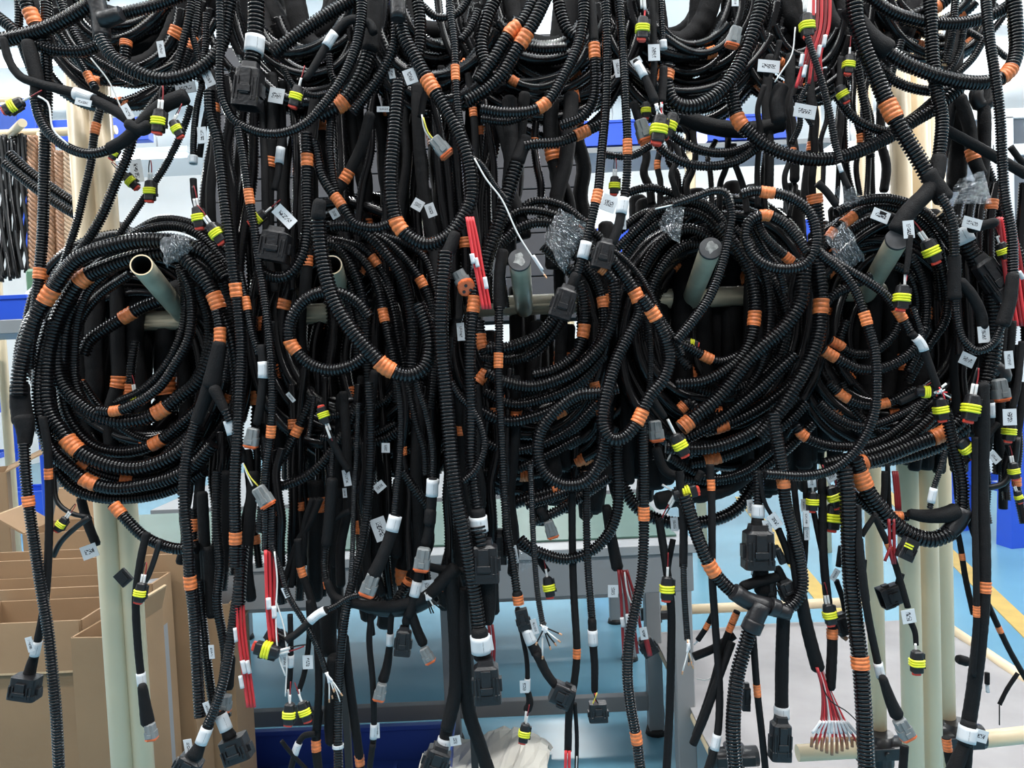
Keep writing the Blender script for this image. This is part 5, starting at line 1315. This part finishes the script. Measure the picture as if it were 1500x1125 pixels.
B('black branch with white tag ending in a yellow-ringed plug on the right-hand posts')
t(9, 1.6, '1281,755 1290,775 1304,805 1318,848 1330,890', [(1301, 800, 12)], []); flag(1331, 903, 80, 1.2, 20, 20); t((9, 7), 1.4, '1331,905 1340,925 1342,945'); wr(4, 1.3, '1341,943 1342,955'); yp(1343, 970, 90, 1.1, 1.0, 0); t(8, 1.8, '1284,752 1270,772 1262,785'); wr(5, 1.6, '1305,800 1296,822', m='dred')
for k in range(2): wr(5, 1.6, [(1302 + 7 * k, 760), (1304 + 6 * k, 800), (1308 + 3 * k, 826)], m='dred')
B('dark red wire pair hanging under the fifth coil in front of the posts')
for k in range(3): wr(4, 3.2, [(1308 + 3 * k, 690), (1311 + 3 * k, 720), (1313 + 3 * k, 748)], m='dred')
t(9, 3, '1296,690 1294,730 1286,752'); t(7, 3, '1300,680 1302,730 1306,790')
B('black plug with two yellow bars under the heavy U hose')
blk(1329, 804, 115, 1.4, 32, 24, 18, neck=False); L_ = Loc(1326, 800, 115, 1.2); mb = MB(); [L_.box(mb, -4 + q_ * 4, 0, 9, 2.4, 12, 3) for q_ in range(2)]; mb.build('yellow_seal', 'yellow', root(L_.o), CUR['org']); t(10, 1.8, '1335,775 1332,792')
B('open black clip hooked between the right-hand posts')
blk(1304, 872, 160, 3.2, 30, 32, 22, neck=False); t(10, 3.2, '1315,860 1320,840')
B('long smooth double drop at right with a white tag above the low pipe')
t(20, 1.4, '1438,560 1439,630 1437,710 1440,790 1440,865 1434,945 1426,1012 1417,1070', [(1441, 858, 16)]); t(9, 1.1, '1428,640 1428,760 1430,850 1430,920 1425,990', [(1431, 893, 16)]); t(22, 1.3, '1420,1055 1414,1092', [], [(1419, 1074, 22)]); flag(1436, 1078, 15, 1.1, 22, 18)
t((18, 22), 1.6, '1416,1085 1405,1110 1395,1135'); t(14, 1.5, '1418,1088 1415,1135')
B('pair of thin cables leaning in from the elbow towards the double drop at right')
t(8, 2.0, '1400,765 1407,800 1414,845 1426,900', [(1406, 815, 10)]); t(9, 2.2, '1412,725 1420,760 1432,800 1440,850')
B('thin cable slanting away from the double drop to the right edge over the blue floor')
t(8, 2.0, '1445,880 1464,922 1480,955 1503,995', [(1464, 922, 10)]); t(6, 2.0, '1491,986 1475,1010 1464,1032'); wr(2, 2.0, '1464,1032 1464,1062', m='cable'); t(7, 2.4, '1446,985 1446,1002', [], []); wr(6, 2.4, '1446,1002 1447,1014', m='white')
t(14, 3.8, '1402,965 1420,970', []); t(12, 2.6, '1386,1080 1390,1110 1395,1135', [(1386, 1090, 18)]); t(12, 2.4, '1325,1092 1322,1135')

# ---- upper plugs in the right half
B('yellow plug with two white leads at the top, right of the long vertical hoses')
wr(5, .8, '943,-12 945,15'); wr(4, .9, '939,-12 940,12'); yp(941, 42, 92, .8, 1.0, 0); wr(3, .8, '945,14 944,26', m='red')
B('two slim tagged cables between the long vertical hoses and the round plug pair')
t(10, 1.4, '955,-12 957,50 958,95 957,130', []); flag(958, 77, 88, 1.0, 24, 17); c(9, 1.2, '968,-12 970,40 972,72', [], [(972, 88, 25)]); t(12, 1.2, '972,98 971,125 969,150'); ends(969, 150, 88, 1, 2, 24, 8, ('red', 'whitew'), 2.4, None)
B('cable with a curled white label pointing at the round yellow plug pair, top centre')
t((9, 14), 1.0, '930,88 940,105 950,125 960,150', [], [(937, 104, 24)]); flag(932, 90, -30, 1.1, 16, 10); ends(961, 152, 75, .9, 3, 24, 14, ('whitew', 'cable'), 3, None)
yp(965, 190, 98, .8, 1.25, 0); yp(980, 184, 110, 1.4, 1.1, 0); dt(942, 192, 72, 1.6, 1.0); t(12, 1.8, '928,150 934,170 939,182'); yp(946, 162, 88, 3, .7, 0); flag(905, 100, 80, 2.2, 26, 11)
B('long vertical hose right of the middle peg with a white sleeve and black plug')
c(14, 1.0, '887,-12 889,80 887,160 881,227 876,280 871,302 863,337 852,382 843,412', [(876, 289, 20)], [(859, 366, 25)]); t(16, .9, '845,400 836,425'); blk(826, 442, 108, .7, 50, 34, 28)
B('second long vertical hose beside it with a white wrapped label and a black plug')
c(13, 1.0, '905,-12 912,67 917,160 919,208 918,260 912,305', [(918, 214, 22)]); t(14, .9, '914,290 905,335 895,360', [], [(911, 303, 24)]); flag(892, 298, 20, .8, 22, 24); blk(884, 372, 104, .7, 44, 30, 24); flag(913, 325, 88, 1.4, 22, 8); c(15, 1.4, '880,392 890,400 900,412', [(882, 393, 16)]); yp(900, 272, 92, 3, .8)
B('yellow plug with a long corrugated tail at the upper right, white sleeve at its foot', None)
wr(4, 1, '1177,-12 1178,18'); wr(4, 1, '1184,-12 1180,18'); yp(1182, 38, 85, .8, 1.05, 0); c((10, 12), .9, '1182,52 1191,80 1204,120 1215,165 1223,208 1230,238'); wr(7, .8, '1229,240 1233,252', m='white'); wr(2.4, 1, '1165,40 1160,80 1145,105 1135,120'); t(8, 1.2, '1232,250 1240,268 1244,276')
B('bunch of long red wires with white markers at the upper right')
for k in range(5): wr(5.2, 1.2 + .2 * k, [(1192 + 6 * k, -12), (1190 + 6 * k, 40), (1180 + 5.5 * k, 80), (1166 + (9.5 if k > 1 else 6) * k, 128 - 3 * k)], m='red' if k % 2 == 0 else 'dred')
for x, y in ((1176, 88), (1180, 104), (1201, 75), (1209, 60)): wr(7, .9, [(x, y - 8), (x - 3, y + 8)], m='white', name='wire_marker')
B('two grey tags hanging on thin cables under the red wire bunch')
flag(1126, 97, 5, 2.2, 32, 18); t(8, 2.4, '1142,60 1135,88 1122,110'); flag(1179, 163, 10, 2.0, 32, 20); t(22, 2.8, '1145,125 1138,150 1142,180'); c(8, 2.4, '1185,120 1172,150 1190,185'); c(9, 3, '1165,140 1172,180 1160,210')
yp(1243, 95, 95, 1.8, .85, 1); yp(1234, 138, 60, 2.2, .8, 0); dt(1075, 55, 105, 2.4, .9); flag(1077, 3, 90, 2.4, 12, 10)
dropfill(1105, 1240, 100, 300, 11, (4, 8), (8, 11, 14), 95, 18); dropfill(930, 1090, 190, 320, 9, (5, 9), (9, 12), 96, 25); dropfill(1225, 1300, 90, 300, 5, (6, 9), (9, 13), 97, 14)
B('white-capped lead and yellow plug in front of the rightmost peg')
flag(1331, 336, 85, .6, 26, 16); t((9, 7), .8, '1333,345 1330,380 1327,402'); wr(4, .7, '1326,400 1325,425', m='whitew'); wr(3, .7, '1329,392 1327,412', m='red'); yp(1321, 436, 95, .6, 1.1, 0)
t(12, 1.8, '1318,322 1300,316 1286,312'); flag(1290, 316, 22, 1.6, 26, 17); yp(1364, 368, 65, 1.2, 1.1, 2, wa=55); c(11, 1.6, '1336,450 1345,475 1350,495')
B('pair of black and yellow plugs with loose white leads, lower right of the fifth coil')
t(9, 1.6, '1318,590 1335,582 1348,576'); yp(1356, 574, 0, 1.4, .85, 2, wa=150); yp(1378, 600, 80, 1.4, 1.0, 0, wa=60); wr(5, 1.2, '1366,556 1373,575'); wr(4, 1.2, '1386,562 1368,576'); yp(1422, 598, 100, 1.0, 1.2, 2); yp(1416, 657, 50, 1.6, .95, 0)
t(9, 2.2, '1450,590 1452,620 1450,650', [], [(1452, 600, 22)])
